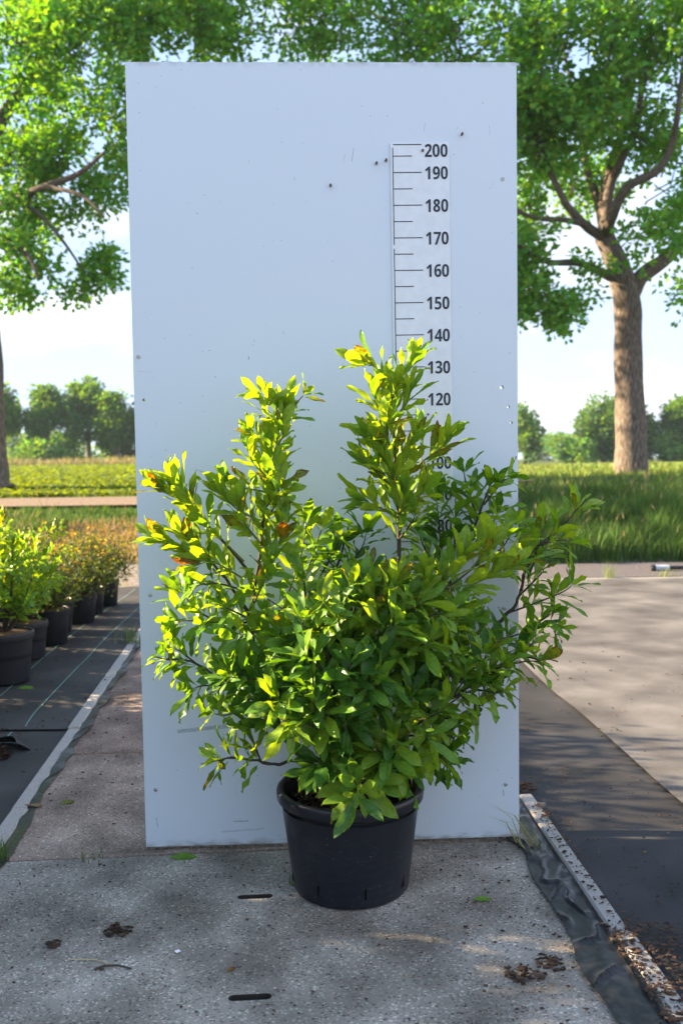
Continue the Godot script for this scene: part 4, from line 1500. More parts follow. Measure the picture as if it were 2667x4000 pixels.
func add_shoots() -> void:
	stem([[-0.036, 0.272, -2.653], [-0.064, 0.309, -2.642], [-0.123, 0.377, -2.630], [-0.181, 0.454, -2.628], [-0.206, 0.506, -2.637], [-0.249, 0.545, -2.646], [-0.248, 0.634, -2.656], [-0.266, 0.780, -2.655], [-0.233, 1.002, -2.646], [-0.210, 1.191, -2.637], [-0.175, 1.339, -2.628], [-0.158, 1.431, -2.619]], 0.0130, 0.0025)
	stem([[0.009, 0.271, -2.655], [0.030, 0.426, -2.636], [0.076, 0.556, -2.627], [0.128, 0.683, -2.629], [0.161, 0.834, -2.630], [0.164, 0.949, -2.620], [0.160, 1.136, -2.620], [0.150, 1.309, -2.610], [0.138, 1.395, -2.610], [0.136, 1.469, -2.609]], 0.0130, 0.0025)
	stem([[0.061, 0.259, -2.687], [0.142, 0.415, -2.710], [0.250, 0.537, -2.744], [0.359, 0.615, -2.767], [0.418, 0.669, -2.780], [0.484, 0.746, -2.792], [0.527, 0.788, -2.793], [0.547, 0.834, -2.794], [0.576, 0.938, -2.785], [0.670, 1.029, -2.788], [0.741, 1.115, -2.781]], 0.0110, 0.0020)
	stem([[0.042, 0.252, -2.706], [0.186, 0.517, -2.771], [0.270, 0.713, -2.794], [0.352, 0.913, -2.797], [0.418, 1.073, -2.790], [0.468, 1.204, -2.781]], 0.0100, 0.0020)
	stem([[-0.023, 0.279, -2.634], [-0.091, 0.369, -2.601], [-0.147, 0.379, -2.599], [-0.205, 0.375, -2.587], [-0.264, 0.389, -2.585], [-0.339, 0.395, -2.583], [-0.390, 0.383, -2.591]], 0.0070, 0.0020)
	stem([[-0.206, 0.506, -2.637], [-0.288, 0.578, -2.614], [-0.362, 0.624, -2.612], [-0.436, 0.670, -2.609], [-0.553, 0.688, -2.605]], 0.0060, 0.0020)
	stem([[-0.004, 0.290, -2.604], [-0.025, 0.523, -2.524], [-0.035, 0.644, -2.483], [-0.050, 0.782, -2.453]], 0.0090, 0.0030)
	stem([[0.072, 0.280, -2.627], [0.171, 0.457, -2.571], [0.270, 0.545, -2.564], [0.373, 0.600, -2.588], [0.491, 0.666, -2.622], [0.618, 0.651, -2.627]], 0.0090, 0.0020)
	stem([[0.022, 0.271, -2.655], [0.012, 0.576, -2.555], [0.074, 0.733, -2.507], [0.087, 0.857, -2.488]], 0.0090, 0.0030)
	stem([[-0.017, 0.261, -2.684], [-0.092, 0.529, -2.741], [-0.063, 0.787, -2.782], [0.007, 0.986, -2.785], [0.021, 1.052, -2.785]], 0.0090, 0.0020)
	stem([[-0.266, 0.780, -2.655], [-0.334, 0.904, -2.633], [-0.416, 0.989, -2.610], [-0.543, 1.026, -2.595]], 0.0060, 0.0020)
	stem([[-0.247, 0.901, -2.646], [-0.378, 1.057, -2.611], [-0.472, 1.146, -2.598], [-0.549, 1.187, -2.585]], 0.0050, 0.0018)
	stem([[0.069, 0.556, -2.627], [0.173, 0.760, -2.551], [0.258, 0.860, -2.534], [0.355, 0.931, -2.537]], 0.0070, 0.0020)
	shoot([[0.162, 0.974, -2.620], [0.160, 1.136, -2.620], [0.150, 1.309, -2.610], [0.138, 1.395, -2.610], [0.133, 1.463, -2.609]], 0.06, 1.00, 2)
	shoot([[0.138, 1.395, -2.610], [0.123, 1.468, -2.599], [0.099, 1.502, -2.598], [0.057, 1.509, -2.587]], 0.10, 0.95, 2)
	shoot([[0.138, 1.395, -2.610], [0.166, 1.456, -2.610], [0.191, 1.495, -2.611], [0.209, 1.529, -2.612]], 0.10, 0.95, 2)
	shoot([[0.160, 1.148, -2.620], [0.094, 1.212, -2.578], [0.052, 1.249, -2.566]], 0.20, 1.00, 2)
	shoot([[0.156, 1.223, -2.620], [0.107, 1.273, -2.578], [0.071, 1.309, -2.567]], 0.20, 1.00, 2)
	shoot([[0.158, 1.173, -2.620], [0.232, 1.234, -2.613], [0.282, 1.271, -2.615], [0.320, 1.313, -2.616]], 0.15, 1.00, 2)
	shoot([[0.156, 1.235, -2.620], [0.202, 1.284, -2.612], [0.227, 1.321, -2.613]], 0.20, 0.95, 2)
	shoot([[0.161, 1.074, -2.620], [0.093, 1.114, -2.578], [0.050, 1.128, -2.556]], 0.20, 1.00, 2)
	shoot([[0.162, 1.086, -2.620], [0.218, 1.136, -2.602], [0.254, 1.173, -2.594]], 0.20, 1.00, 2)
	shoot([[0.160, 1.148, -2.620], [0.142, 1.199, -2.550], [0.129, 1.236, -2.529]], 0.20, 1.00, 2)
	shoot([[0.161, 1.061, -2.620], [0.171, 1.114, -2.551], [0.176, 1.163, -2.531]], 0.20, 0.95, 2)
	shoot([[0.162, 1.011, -2.620], [0.197, 1.063, -2.582], [0.215, 1.100, -2.572]], 0.20, 0.90, 1)
	shoot([[-0.233, 0.977, -2.646], [-0.210, 1.178, -2.637], [-0.175, 1.327, -2.628], [-0.158, 1.419, -2.619]], 0.05, 1.00, 2)
	shoot([[-0.178, 1.327, -2.628], [-0.143, 1.382, -2.630], [-0.112, 1.419, -2.631], [-0.094, 1.437, -2.631]], 0.30, 0.75, 1)
	shoot([[-0.196, 1.253, -2.638], [-0.237, 1.303, -2.616], [-0.254, 1.327, -2.606]], 0.20, 0.90, 2)
	shoot([[-0.168, 1.389, -2.629], [-0.198, 1.413, -2.618], [-0.231, 1.425, -2.606]], 0.20, 0.85, 2)
	shoot([[-0.214, 1.153, -2.637], [-0.277, 1.167, -2.615], [-0.349, 1.196, -2.602]], 0.20, 1.00, 2)
	shoot([[-0.225, 1.065, -2.647], [-0.295, 1.106, -2.604], [-0.360, 1.181, -2.592]], 0.20, 1.00, 2)
	shoot([[-0.225, 1.065, -2.647], [-0.179, 1.128, -2.628], [-0.151, 1.192, -2.629]], 0.25, 0.90, 1)
	shoot([[-0.233, 1.002, -2.646], [-0.273, 1.071, -2.565], [-0.288, 1.133, -2.544]], 0.20, 1.00, 2)
	shoot([[-0.236, 0.989, -2.646], [-0.178, 1.049, -2.598], [-0.158, 1.093, -2.579]], 0.20, 1.00, 2)
	shoot([[-0.236, 0.952, -2.646], [-0.177, 1.008, -2.568], [-0.162, 1.047, -2.539]], 0.20, 1.00, 2)
	shoot([[-0.217, 1.141, -2.637], [-0.194, 1.197, -2.598], [-0.175, 1.240, -2.598]], 0.20, 0.95, 2)
	shoot([[-0.191, 1.265, -2.628], [-0.160, 1.313, -2.579], [-0.170, 1.361, -2.559]], 0.20, 0.85, 2)
	shoot([[-0.175, 1.333, -2.628], [-0.209, 1.375, -2.597], [-0.202, 1.411, -2.587]], 0.20, 0.85, 2)
	shoot([[-0.210, 1.191, -2.637], [-0.248, 1.241, -2.596], [-0.258, 1.278, -2.575]], 0.20, 0.95, 2)
	shoot([[-0.223, 1.103, -2.637], [-0.175, 1.155, -2.578], [-0.190, 1.204, -2.548]], 0.20, 0.95, 2)
	shoot([[0.141, 1.359, -2.610], [0.103, 1.394, -2.578], [0.091, 1.424, -2.568]], 0.20, 0.90, 2)
	shoot([[0.143, 1.346, -2.610], [0.183, 1.394, -2.601], [0.195, 1.430, -2.592]], 0.20, 0.90, 2)
	shoot([[0.152, 1.260, -2.610], [0.119, 1.320, -2.549], [0.136, 1.355, -2.529]], 0.20, 0.95, 2)
	shoot([[-0.283, 0.954, -2.635], [-0.378, 1.057, -2.611], [-0.472, 1.146, -2.598], [-0.549, 1.187, -2.585]], 0.20, 1.00, 2)
	shoot([[-0.402, 1.076, -2.610], [-0.436, 1.145, -2.599], [-0.507, 1.214, -2.597]], 0.20, 1.00, 2)
	shoot([[-0.359, 0.917, -2.632], [-0.416, 0.989, -2.610], [-0.488, 1.016, -2.597], [-0.543, 1.024, -2.595]], 0.10, 1.00, 2)
	shoot([[-0.381, 0.956, -2.621], [-0.423, 1.011, -2.580], [-0.475, 1.056, -2.568]], 0.20, 1.00, 2)
	shoot([[-0.285, 0.902, -2.644], [-0.362, 0.962, -2.572], [-0.434, 0.952, -2.559]], 0.20, 1.00, 2)
	shoot([[-0.273, 0.864, -2.645], [-0.350, 0.901, -2.562], [-0.457, 0.892, -2.548]], 0.15, 1.00, 1)
	shoot([[-0.270, 0.773, -2.655], [-0.359, 0.782, -2.612], [-0.444, 0.791, -2.599], [-0.506, 0.774, -2.597]], 0.10, 1.00, 1)
	shoot([[-0.337, 0.765, -2.633], [-0.423, 0.817, -2.630], [-0.487, 0.898, -2.647]], 0.30, 0.95, 1)
	shoot([[-0.362, 0.624, -2.612], [-0.436, 0.670, -2.609], [-0.553, 0.688, -2.605]], 0.05, 1.00, 1)
	shoot([[-0.399, 0.644, -2.610], [-0.459, 0.698, -2.598], [-0.513, 0.730, -2.596]], 0.20, 0.95, 1)
	shoot([[-0.313, 0.597, -2.613], [-0.396, 0.607, -2.581], [-0.466, 0.592, -2.568]], 0.10, 1.00, 1)
	shoot([[-0.265, 0.562, -2.625], [-0.326, 0.518, -2.603], [-0.419, 0.520, -2.600]], 0.30, 0.95, 1)
	shoot([[-0.240, 0.500, -2.616], [-0.288, 0.494, -2.594], [-0.337, 0.473, -2.583]], 0.20, 0.95, 1)
	shoot([[-0.205, 0.375, -2.587], [-0.264, 0.389, -2.585], [-0.339, 0.395, -2.583], [-0.392, 0.377, -2.591]], 0.25, 0.95, 1)
	shoot([[-0.240, 0.382, -2.586], [-0.261, 0.452, -2.565], [-0.285, 0.503, -2.564]], 0.20, 0.95, 1)
	shoot([[-0.266, 0.780, -2.655], [-0.314, 0.828, -2.553], [-0.347, 0.844, -2.532]], 0.20, 1.00, 1)
	shoot([[-0.256, 0.836, -2.656], [-0.215, 0.912, -2.557], [-0.199, 0.964, -2.527]], 0.20, 1.00, 2)
	shoot([[-0.251, 0.747, -2.656], [-0.276, 0.757, -2.535], [-0.308, 0.742, -2.494]], 0.20, 1.00, 1)
	shoot([[-0.247, 0.682, -2.656], [-0.178, 0.759, -2.518], [-0.163, 0.814, -2.479]], 0.20, 1.00, 1)
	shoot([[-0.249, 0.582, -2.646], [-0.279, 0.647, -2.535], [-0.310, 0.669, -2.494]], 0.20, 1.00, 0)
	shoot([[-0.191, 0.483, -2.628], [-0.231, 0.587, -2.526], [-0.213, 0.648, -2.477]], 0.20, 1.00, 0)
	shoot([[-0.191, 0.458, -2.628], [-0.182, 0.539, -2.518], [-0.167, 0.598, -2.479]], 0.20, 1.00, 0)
	shoot([[-0.177, 0.803, -2.698], [-0.122, 0.959, -2.680], [-0.094, 1.099, -2.681]], 0.30, 1.00, 1)
	shoot([[-0.111, 0.892, -2.701], [-0.071, 1.008, -2.702], [-0.041, 1.078, -2.703]], 0.35, 0.95, 1)
	shoot([[-0.088, 0.856, -2.772], [-0.034, 0.947, -2.783], [0.014, 1.046, -2.785]], 0.35, 1.00, 0)
	shoot([[-0.035, 0.854, -2.783], [0.006, 0.919, -2.785], [-0.053, 0.987, -2.783]], 0.20, 1.00, 0)
	shoot([[-0.008, 0.880, -2.784], [0.059, 0.972, -2.787], [0.087, 1.058, -2.788]], 0.30, 1.00, 0)
	shoot([[-0.108, 0.817, -2.601], [-0.105, 0.888, -2.541], [-0.115, 0.940, -2.520]], 0.15, 1.00, 1)
	shoot([[-0.034, 0.740, -2.483], [-0.009, 0.796, -2.434], [-0.020, 0.848, -2.404]], 0.10, 1.05, 1)
	shoot([[-0.050, 0.782, -2.453], [-0.101, 0.804, -2.401], [-0.110, 0.853, -2.381]], 0.10, 1.05, 1)
	shoot([[0.074, 0.733, -2.507], [0.086, 0.809, -2.488], [0.075, 0.905, -2.487]], 0.20, 1.05, 2)
	shoot([[0.081, 0.833, -2.487], [0.016, 0.873, -2.465], [0.028, 0.934, -2.455]], 0.20, 1.00, 1)
	shoot([[0.087, 0.845, -2.488], [0.133, 0.896, -2.459], [0.156, 0.921, -2.450]], 0.20, 1.00, 2)
	shoot([[-0.035, 0.644, -2.483], [-0.079, 0.710, -2.402], [-0.123, 0.741, -2.370]], 0.15, 1.05, 0)
	shoot([[-0.030, 0.590, -2.503], [0.012, 0.685, -2.405], [0.024, 0.738, -2.375]], 0.15, 1.05, 0)
	shoot([[-0.031, 0.523, -2.523], [-0.069, 0.629, -2.402], [-0.102, 0.672, -2.371]], 0.15, 1.05, 0)
	shoot([[0.074, 0.733, -2.507], [0.119, 0.784, -2.429], [0.164, 0.821, -2.410]], 0.15, 1.05, 1)
	shoot([[0.037, 0.625, -2.556], [0.094, 0.690, -2.428], [0.117, 0.729, -2.409]], 0.15, 1.05, 0)
	shoot([[0.050, 0.567, -2.586], [0.070, 0.644, -2.427], [0.104, 0.676, -2.388]], 0.15, 1.05, 0)
	shoot([[-0.025, 0.511, -2.524], [-0.053, 0.570, -2.403], [-0.069, 0.613, -2.372]], 0.15, 1.10, 1)
	shoot([[-0.020, 0.468, -2.544], [-0.083, 0.529, -2.422], [-0.115, 0.577, -2.380]], 0.15, 1.05, 1)
	shoot([[-0.015, 0.424, -2.564], [-0.001, 0.516, -2.424], [0.011, 0.574, -2.385]], 0.15, 1.05, 0)
	shoot([[0.073, 0.434, -2.607], [0.131, 0.531, -2.489], [0.153, 0.577, -2.450]], 0.15, 1.05, 1)
	shoot([[0.085, 0.390, -2.588], [0.129, 0.464, -2.469], [0.145, 0.500, -2.430]], 0.15, 1.15, 1)
	shoot([[0.084, 0.364, -2.588], [0.116, 0.428, -2.469], [0.092, 0.459, -2.448]], 0.20, 1.10, 1)
	shoot([[-0.016, 0.347, -2.604], [-0.063, 0.414, -2.482], [-0.080, 0.433, -2.462]], 0.20, 1.15, 0)
	shoot([[0.047, 0.281, -2.626], [0.045, 0.363, -2.486], [0.037, 0.369, -2.386]], 0.30, 1.10, 1)
	shoot([[0.085, 0.319, -2.608], [0.095, 0.384, -2.528], [0.069, 0.386, -2.487]], 0.20, 1.00, 0)
	shoot([[0.110, 0.318, -2.608], [0.168, 0.370, -2.530], [0.194, 0.380, -2.481]], 0.30, 1.10, 1)
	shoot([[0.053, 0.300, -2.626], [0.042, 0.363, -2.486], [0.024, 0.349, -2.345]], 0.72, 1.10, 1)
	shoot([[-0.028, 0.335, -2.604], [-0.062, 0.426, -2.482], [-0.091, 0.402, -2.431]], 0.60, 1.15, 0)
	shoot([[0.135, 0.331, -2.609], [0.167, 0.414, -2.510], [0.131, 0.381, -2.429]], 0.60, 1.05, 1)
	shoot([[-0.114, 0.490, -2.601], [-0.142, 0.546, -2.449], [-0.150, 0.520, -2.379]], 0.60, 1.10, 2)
	shoot([[0.284, 0.780, -2.795], [0.300, 0.980, -2.805], [0.289, 1.153, -2.815]], 0.30, 1.05, 0)
	shoot([[0.338, 0.887, -2.797], [0.348, 1.046, -2.807], [0.350, 1.166, -2.817]], 0.30, 1.05, 0)
	shoot([[0.311, 0.847, -2.796], [0.246, 0.982, -2.793], [0.233, 1.062, -2.793]], 0.30, 1.00, 0)
	shoot([[0.352, 0.913, -2.797], [0.418, 1.073, -2.790], [0.468, 1.204, -2.781]], 0.20, 1.00, 1)
	shoot([[0.412, 1.060, -2.789], [0.379, 1.166, -2.788], [0.364, 1.245, -2.788]], 0.35, 1.00, 0)
	shoot([[0.432, 1.099, -2.790], [0.484, 1.165, -2.782], [0.526, 1.197, -2.783]], 0.30, 0.90, 0)
	shoot([[0.391, 0.967, -2.789], [0.457, 1.046, -2.781], [0.497, 1.112, -2.782]], 0.20, 1.00, 1)
	shoot([[0.394, 0.921, -2.719], [0.469, 0.974, -2.701], [0.534, 1.076, -2.704]], 0.20, 1.00, 1)
	shoot([[0.355, 0.931, -2.537], [0.389, 0.981, -2.518], [0.413, 1.028, -2.519]], 0.10, 1.05, 2)
	shoot([[0.258, 0.860, -2.534], [0.304, 0.934, -2.515], [0.338, 0.996, -2.497]], 0.20, 1.05, 2)
	shoot([[0.246, 0.846, -2.543], [0.232, 0.899, -2.513], [0.225, 0.937, -2.503]], 0.20, 1.00, 2)
	shoot([[0.282, 0.884, -2.535], [0.364, 0.897, -2.517], [0.437, 0.932, -2.520], [0.489, 0.940, -2.542]], 0.20, 1.05, 2)
	shoot([[0.173, 0.760, -2.551], [0.192, 0.846, -2.471], [0.232, 0.860, -2.453]], 0.20, 1.05, 1)
	shoot([[0.198, 0.784, -2.552], [0.251, 0.821, -2.473], [0.296, 0.812, -2.455]], 0.20, 1.05, 1)
	shoot([[0.174, 0.694, -2.571], [0.215, 0.738, -2.472], [0.248, 0.756, -2.443]], 0.20, 1.05, 1)
	shoot([[0.547, 0.834, -2.794], [0.576, 0.951, -2.785], [0.670, 1.029, -2.788], [0.741, 1.115, -2.781]], 0.05, 1.00, 1)
	shoot([[0.565, 0.870, -2.795], [0.603, 0.977, -2.786], [0.590, 1.057, -2.786]], 0.30, 1.00, 1)
	shoot([[0.603, 0.977, -2.786], [0.665, 0.991, -2.768], [0.709, 0.972, -2.760]], 0.20, 1.00, 1)
	shoot([[0.497, 0.764, -2.792], [0.587, 0.799, -2.776], [0.665, 0.832, -2.768], [0.731, 0.877, -2.771]], 0.25, 0.95, 1)
	shoot([[0.538, 0.817, -2.794], [0.600, 0.885, -2.776], [0.625, 0.926, -2.767]], 0.30, 1.00, 1)
	shoot([[0.414, 0.660, -2.779], [0.518, 0.702, -2.763], [0.611, 0.727, -2.766], [0.678, 0.719, -2.769]], 0.25, 1.00, 0)
	shoot([[0.545, 0.715, -2.764], [0.609, 0.755, -2.756], [0.656, 0.787, -2.758]], 0.30, 0.95, 0)
	shoot([[0.415, 0.630, -2.619], [0.517, 0.653, -2.623], [0.612, 0.653, -2.626]], 0.20, 0.95, 1)
	shoot([[0.491, 0.666, -2.622], [0.540, 0.705, -2.614], [0.553, 0.743, -2.614]], 0.20, 0.90, 1)
	shoot([[0.373, 0.600, -2.588], [0.394, 0.669, -2.559], [0.405, 0.720, -2.549]], 0.15, 1.05, 1)
	shoot([[0.373, 0.600, -2.588], [0.430, 0.643, -2.560], [0.466, 0.694, -2.551]], 0.15, 1.05, 1)
	shoot([[0.360, 0.588, -2.587], [0.418, 0.581, -2.559], [0.492, 0.592, -2.562]], 0.20, 1.00, 1)
	shoot([[0.295, 0.557, -2.565], [0.326, 0.618, -2.516], [0.336, 0.671, -2.496]], 0.20, 1.05, 1)
	shoot([[0.334, 0.566, -2.576], [0.380, 0.545, -2.558], [0.418, 0.557, -2.559]], 0.30, 1.00, 1)
	shoot([[0.209, 0.494, -2.572], [0.251, 0.540, -2.493], [0.285, 0.569, -2.475]], 0.20, 1.05, 1)
	shoot([[0.184, 0.457, -2.571], [0.214, 0.480, -2.492], [0.247, 0.476, -2.463]], 0.20, 1.05, 1)
	shoot([[0.138, 0.339, -2.660], [0.233, 0.353, -2.713], [0.339, 0.358, -2.777]], 0.35, 1.00, 0)
	shoot([[0.164, 0.325, -2.660], [0.259, 0.339, -2.714], [0.345, 0.317, -2.777]], 0.40, 0.95, 0)
	shoot([[0.123, 0.311, -2.629], [0.197, 0.361, -2.592], [0.246, 0.370, -2.583]], 0.40, 0.90, 1)
	shoot([[0.216, 0.389, -2.662], [0.279, 0.365, -2.655], [0.323, 0.325, -2.656]], 0.30, 0.95, 0)
	shoot([[0.239, 0.450, -2.633], [0.303, 0.435, -2.635], [0.341, 0.421, -2.637]], 0.30, 0.95, 0)
	shoot([[0.265, 0.488, -2.634], [0.313, 0.492, -2.616], [0.357, 0.472, -2.617]], 0.30, 0.95, 0)
	shoot([[0.359, 0.615, -2.767], [0.327, 0.688, -2.716], [0.299, 0.744, -2.695]], 0.20, 1.00, 0)
	shoot([[0.359, 0.615, -2.767], [0.413, 0.716, -2.769], [0.400, 0.783, -2.769]], 0.20, 1.00, 0)
	shoot([[0.250, 0.537, -2.744], [0.217, 0.625, -2.652], [0.203, 0.681, -2.632]], 0.20, 1.00, 0)
	shoot([[0.277, 0.550, -2.744], [0.350, 0.587, -2.697], [0.389, 0.612, -2.698]], 0.20, 1.00, 0)


# ---------------------------------------------------------------- the row of potted shrubs at left
func small_shrub(at: Vector3, pr: float, ph: float, height: float, radius: float, kind: int, label: String, seed_: int) -> void:
	rng.seed = seed_
	var o := thing("potted_shrub", label, "potted shrub", at, "potted shrubs in a row on the left ground cloth")
	put(o, "pot", pot_mesh(pr * 0.80, pr, ph, 0.045, kind != 1), M.pot_plain)
	var sg := Geo.new()
	for k in 20:
		var a := TAU * k / 20.0
		var b := TAU * (k + 1) / 20.0
		var e := pr * 0.9
		var y := ph - 0.012
		sg.flat(Vector3(0, y + 0.015, 0), Vector3(sin(a) * e, y, cos(a) * e), Vector3(sin(b) * e, y, cos(b) * e), Color(0.15, 0.095, 0.055) * rng.randf_range(0.8, 1.2))
	put(o, "soil", sg.mesh(), M.soil)
	var leaves := []
	var small := Geo.new()
	var n: int = [16, 26, 62][kind]
	for k in n:
		var a := TAU * k / n * 2.6 + rng.randf()
		var f := rng.randf_range(0.35, 1.0)
		var out := radius * rng.randf_range(0.25, 1.0)
		var top := Vector3(cos(a) * out, lerpf(ph + 0.12, height, f) * (1.0 - 0.18 * out / radius), sin(a) * out)
		var base := Vector3(cos(a) * 0.02, ph - 0.01, sin(a) * 0.02)
		var pts := [base, base.lerp(top, 0.45) + Vector3(cos(a), 0.1, sin(a)) * 0.04, top]
		var line := smooth_line(pts, 4)
		var rad := []
		for i in line.size(): rad.append(lerpf(0.006, 0.0018, float(i) / (line.size() - 1)))
		var g := Geo.new()
		g.tube(line, rad, 5)
		put(o, "stem", g.mesh(), M.stem)
		if kind == 0:
			shoot_leaves(pts, 0.28, 1.0, 2 if f > 0.55 else 1, leaves, 0.085, 0.021)
			for j in 2:
				var p: Vector3 = line[3 + j * 3]
				var d := Vector3(rng.randfn() * 0.1, rng.randf_range(0.03, 0.14), rng.randfn() * 0.1)
				shoot_leaves([p, p + d * 0.5, p + d], 0.2, 1.0, 1, leaves, 0.085, 0.018)
		else:
			for q in 62:
				var t := rng.randf_range(0.3 if kind == 1 else 0.08, 1.0)
				var p: Vector3 = line[mini(int(t * (line.size() - 1)), line.size() - 1)] + Vector3(rng.randfn(), rng.randfn(), rng.randfn()) * radius * 0.20
				if p.y < ph * 0.9: continue
				var d := Vector3(rng.randfn(), rng.randfn() * 0.6 + 0.5, rng.randfn()).normalized()
				var up := (Vector3(0, 1, 0) + Vector3(rng.randfn(), rng.randfn(), rng.randfn()) * 0.5).normalized()
				up = (up - d * up.dot(d)).normalized()
				var young := smoothstep(0.35, 0.95, (p.y - ph) / (height - ph)) * 0.52
				var c := Color(0.085, 0.125, 0.035)
				if kind == 2: c = Color(0.09, 0.20, 0.032)
				elif rng.randf() < young: c = Color(0.30, 0.175, 0.085) if rng.randf() < 0.5 else Color(0.31, 0.27, 0.14)
				elif rng.randf() < 0.3: c = Color(0.15, 0.20, 0.05)
				small.kite(p, d, d.cross(up), up, rng.randf_range(0.024, 0.042) * (2.4 if kind == 2 else 1.0), 0.010 * (1.7 if kind == 2 else 1.0), 0.003, c * rng.randf_range(0.8, 1.2))
	if kind == 0:
		var shifted := []
		for l: Array in leaves: shifted.append([(l[0] as Transform3D).translated(at), l[1], l[2]])
		hang_leaves_at(o, shifted, 0, at)
	else:
		stuff(put(o, "foliage", small.mesh(), M.crown))

func build_pot_row() -> void:
	small_shrub(Vector3(-1.925, 0.012, -5.17), 0.165, 0.29, 1.02, 0.30, 0, "green leafy shrub in the nearest pot of the left row, its wide rim pale", 701)
	small_shrub(Vector3(-2.02, 0.012, -5.80), 0.14, 0.24, 0.86, 0.26, 0, "green shrub in the second pot from the front of the left row", 702)
	small_shrub(Vector3(-2.015, 0.012, -6.27), 0.14, 0.243, 0.74, 0.30, 1, "orange tipped shrub in the third pot of the left row, first of its kind", 703)
	small_shrub(Vector3(-2.11, 0.012, -6.70), 0.14, 0.24, 0.74, 0.30, 1, "orange tipped shrub whose pot is half hidden behind the third pot", 704)
	small_shrub(Vector3(-2.03, 0.012, -7.08), 0.125, 0.225, 0.74, 0.32, 1, "orange tipped shrub in the most open pot in the middle of the left row", 705)
	small_shrub(Vector3(-2.075, 0.012, -7.50), 0.125, 0.22, 0.73, 0.30, 1, "orange tipped shrub in the second pot from the far end of the left row", 706)
	small_shrub(Vector3(-2.06, 0.012, -7.93), 0.125, 0.22, 0.71, 0.32, 1, "orange tipped shrub in the farthest pot of the left row", 707)
	small_shrub(Vector3(-2.55, 0.012, -5.55), 0.15, 0.26, 1.10, 0.32, 0, "green shrub behind the nearest pots at the left frame edge", 708)
	small_shrub(Vector3(-2.60, 0.012, -6.45), 0.14, 0.24, 0.78, 0.32, 1, "orange tipped shrub in the back row at left, behind the third pot", 709)
	small_shrub(Vector3(-2.62, 0.012, -7.25), 0.14, 0.24, 0.78, 0.32, 1, "orange tipped shrub in the back row at left, behind the middle pot", 710)
	small_shrub(Vector3(-2.60, 0.012, -8.00), 0.14, 0.24, 0.76, 0.32, 1, "orange tipped shrub at the far end of the back row at left", 711)
	for k in 5:
		small_shrub(Vector3(-3.15, 0.012, -5.3 - 0.68 * k), 0.14, 0.24, 0.90, 0.34, 2 if k < 2 else 1, "potted shrub of the third row at left, %s from the front" % ["first", "second", "third", "fourth", "fifth"][k], 730 + k)
	# taller shrubs added beyond the left edge, unseen, sized to shade path and plant
	var nth := ["first", "second", "third", "fourth", "fifth", "sixth", "seventh"]
	for k in 7:
		small_shrub(Vector3(-2.42 - 0.10 * (k % 2), 0.005, -4.55 + 0.60 * k), 0.18, 0.30, (1.50 if k == 2 else 1.76) + 0.05 * (k % 3), 0.42, 2, "tall green shrub added for shade beyond the left edge, %s of the front row" % nth[k], 720 + k)
		small_shrub(Vector3(-2.84, 0.005, -4.25 + 0.60 * k), 0.17, 0.28, 1.56 if k == 2 else 1.80, 0.42, 2, "tall green shrub added for shade beyond the left edge, %s of the middle row" % nth[k], 760 + k)
		small_shrub(Vector3(-3.20 - 0.10 * (k % 2), 0.005, -4.70 + 0.66 * k), 0.18, 0.30, (1.68 if k == 2 else 1.95) + 0.05 * (k % 2), 0.45, 2, "tall green shrub added for shade beyond the left edge, %s of the second row" % nth[k], 740 + k)


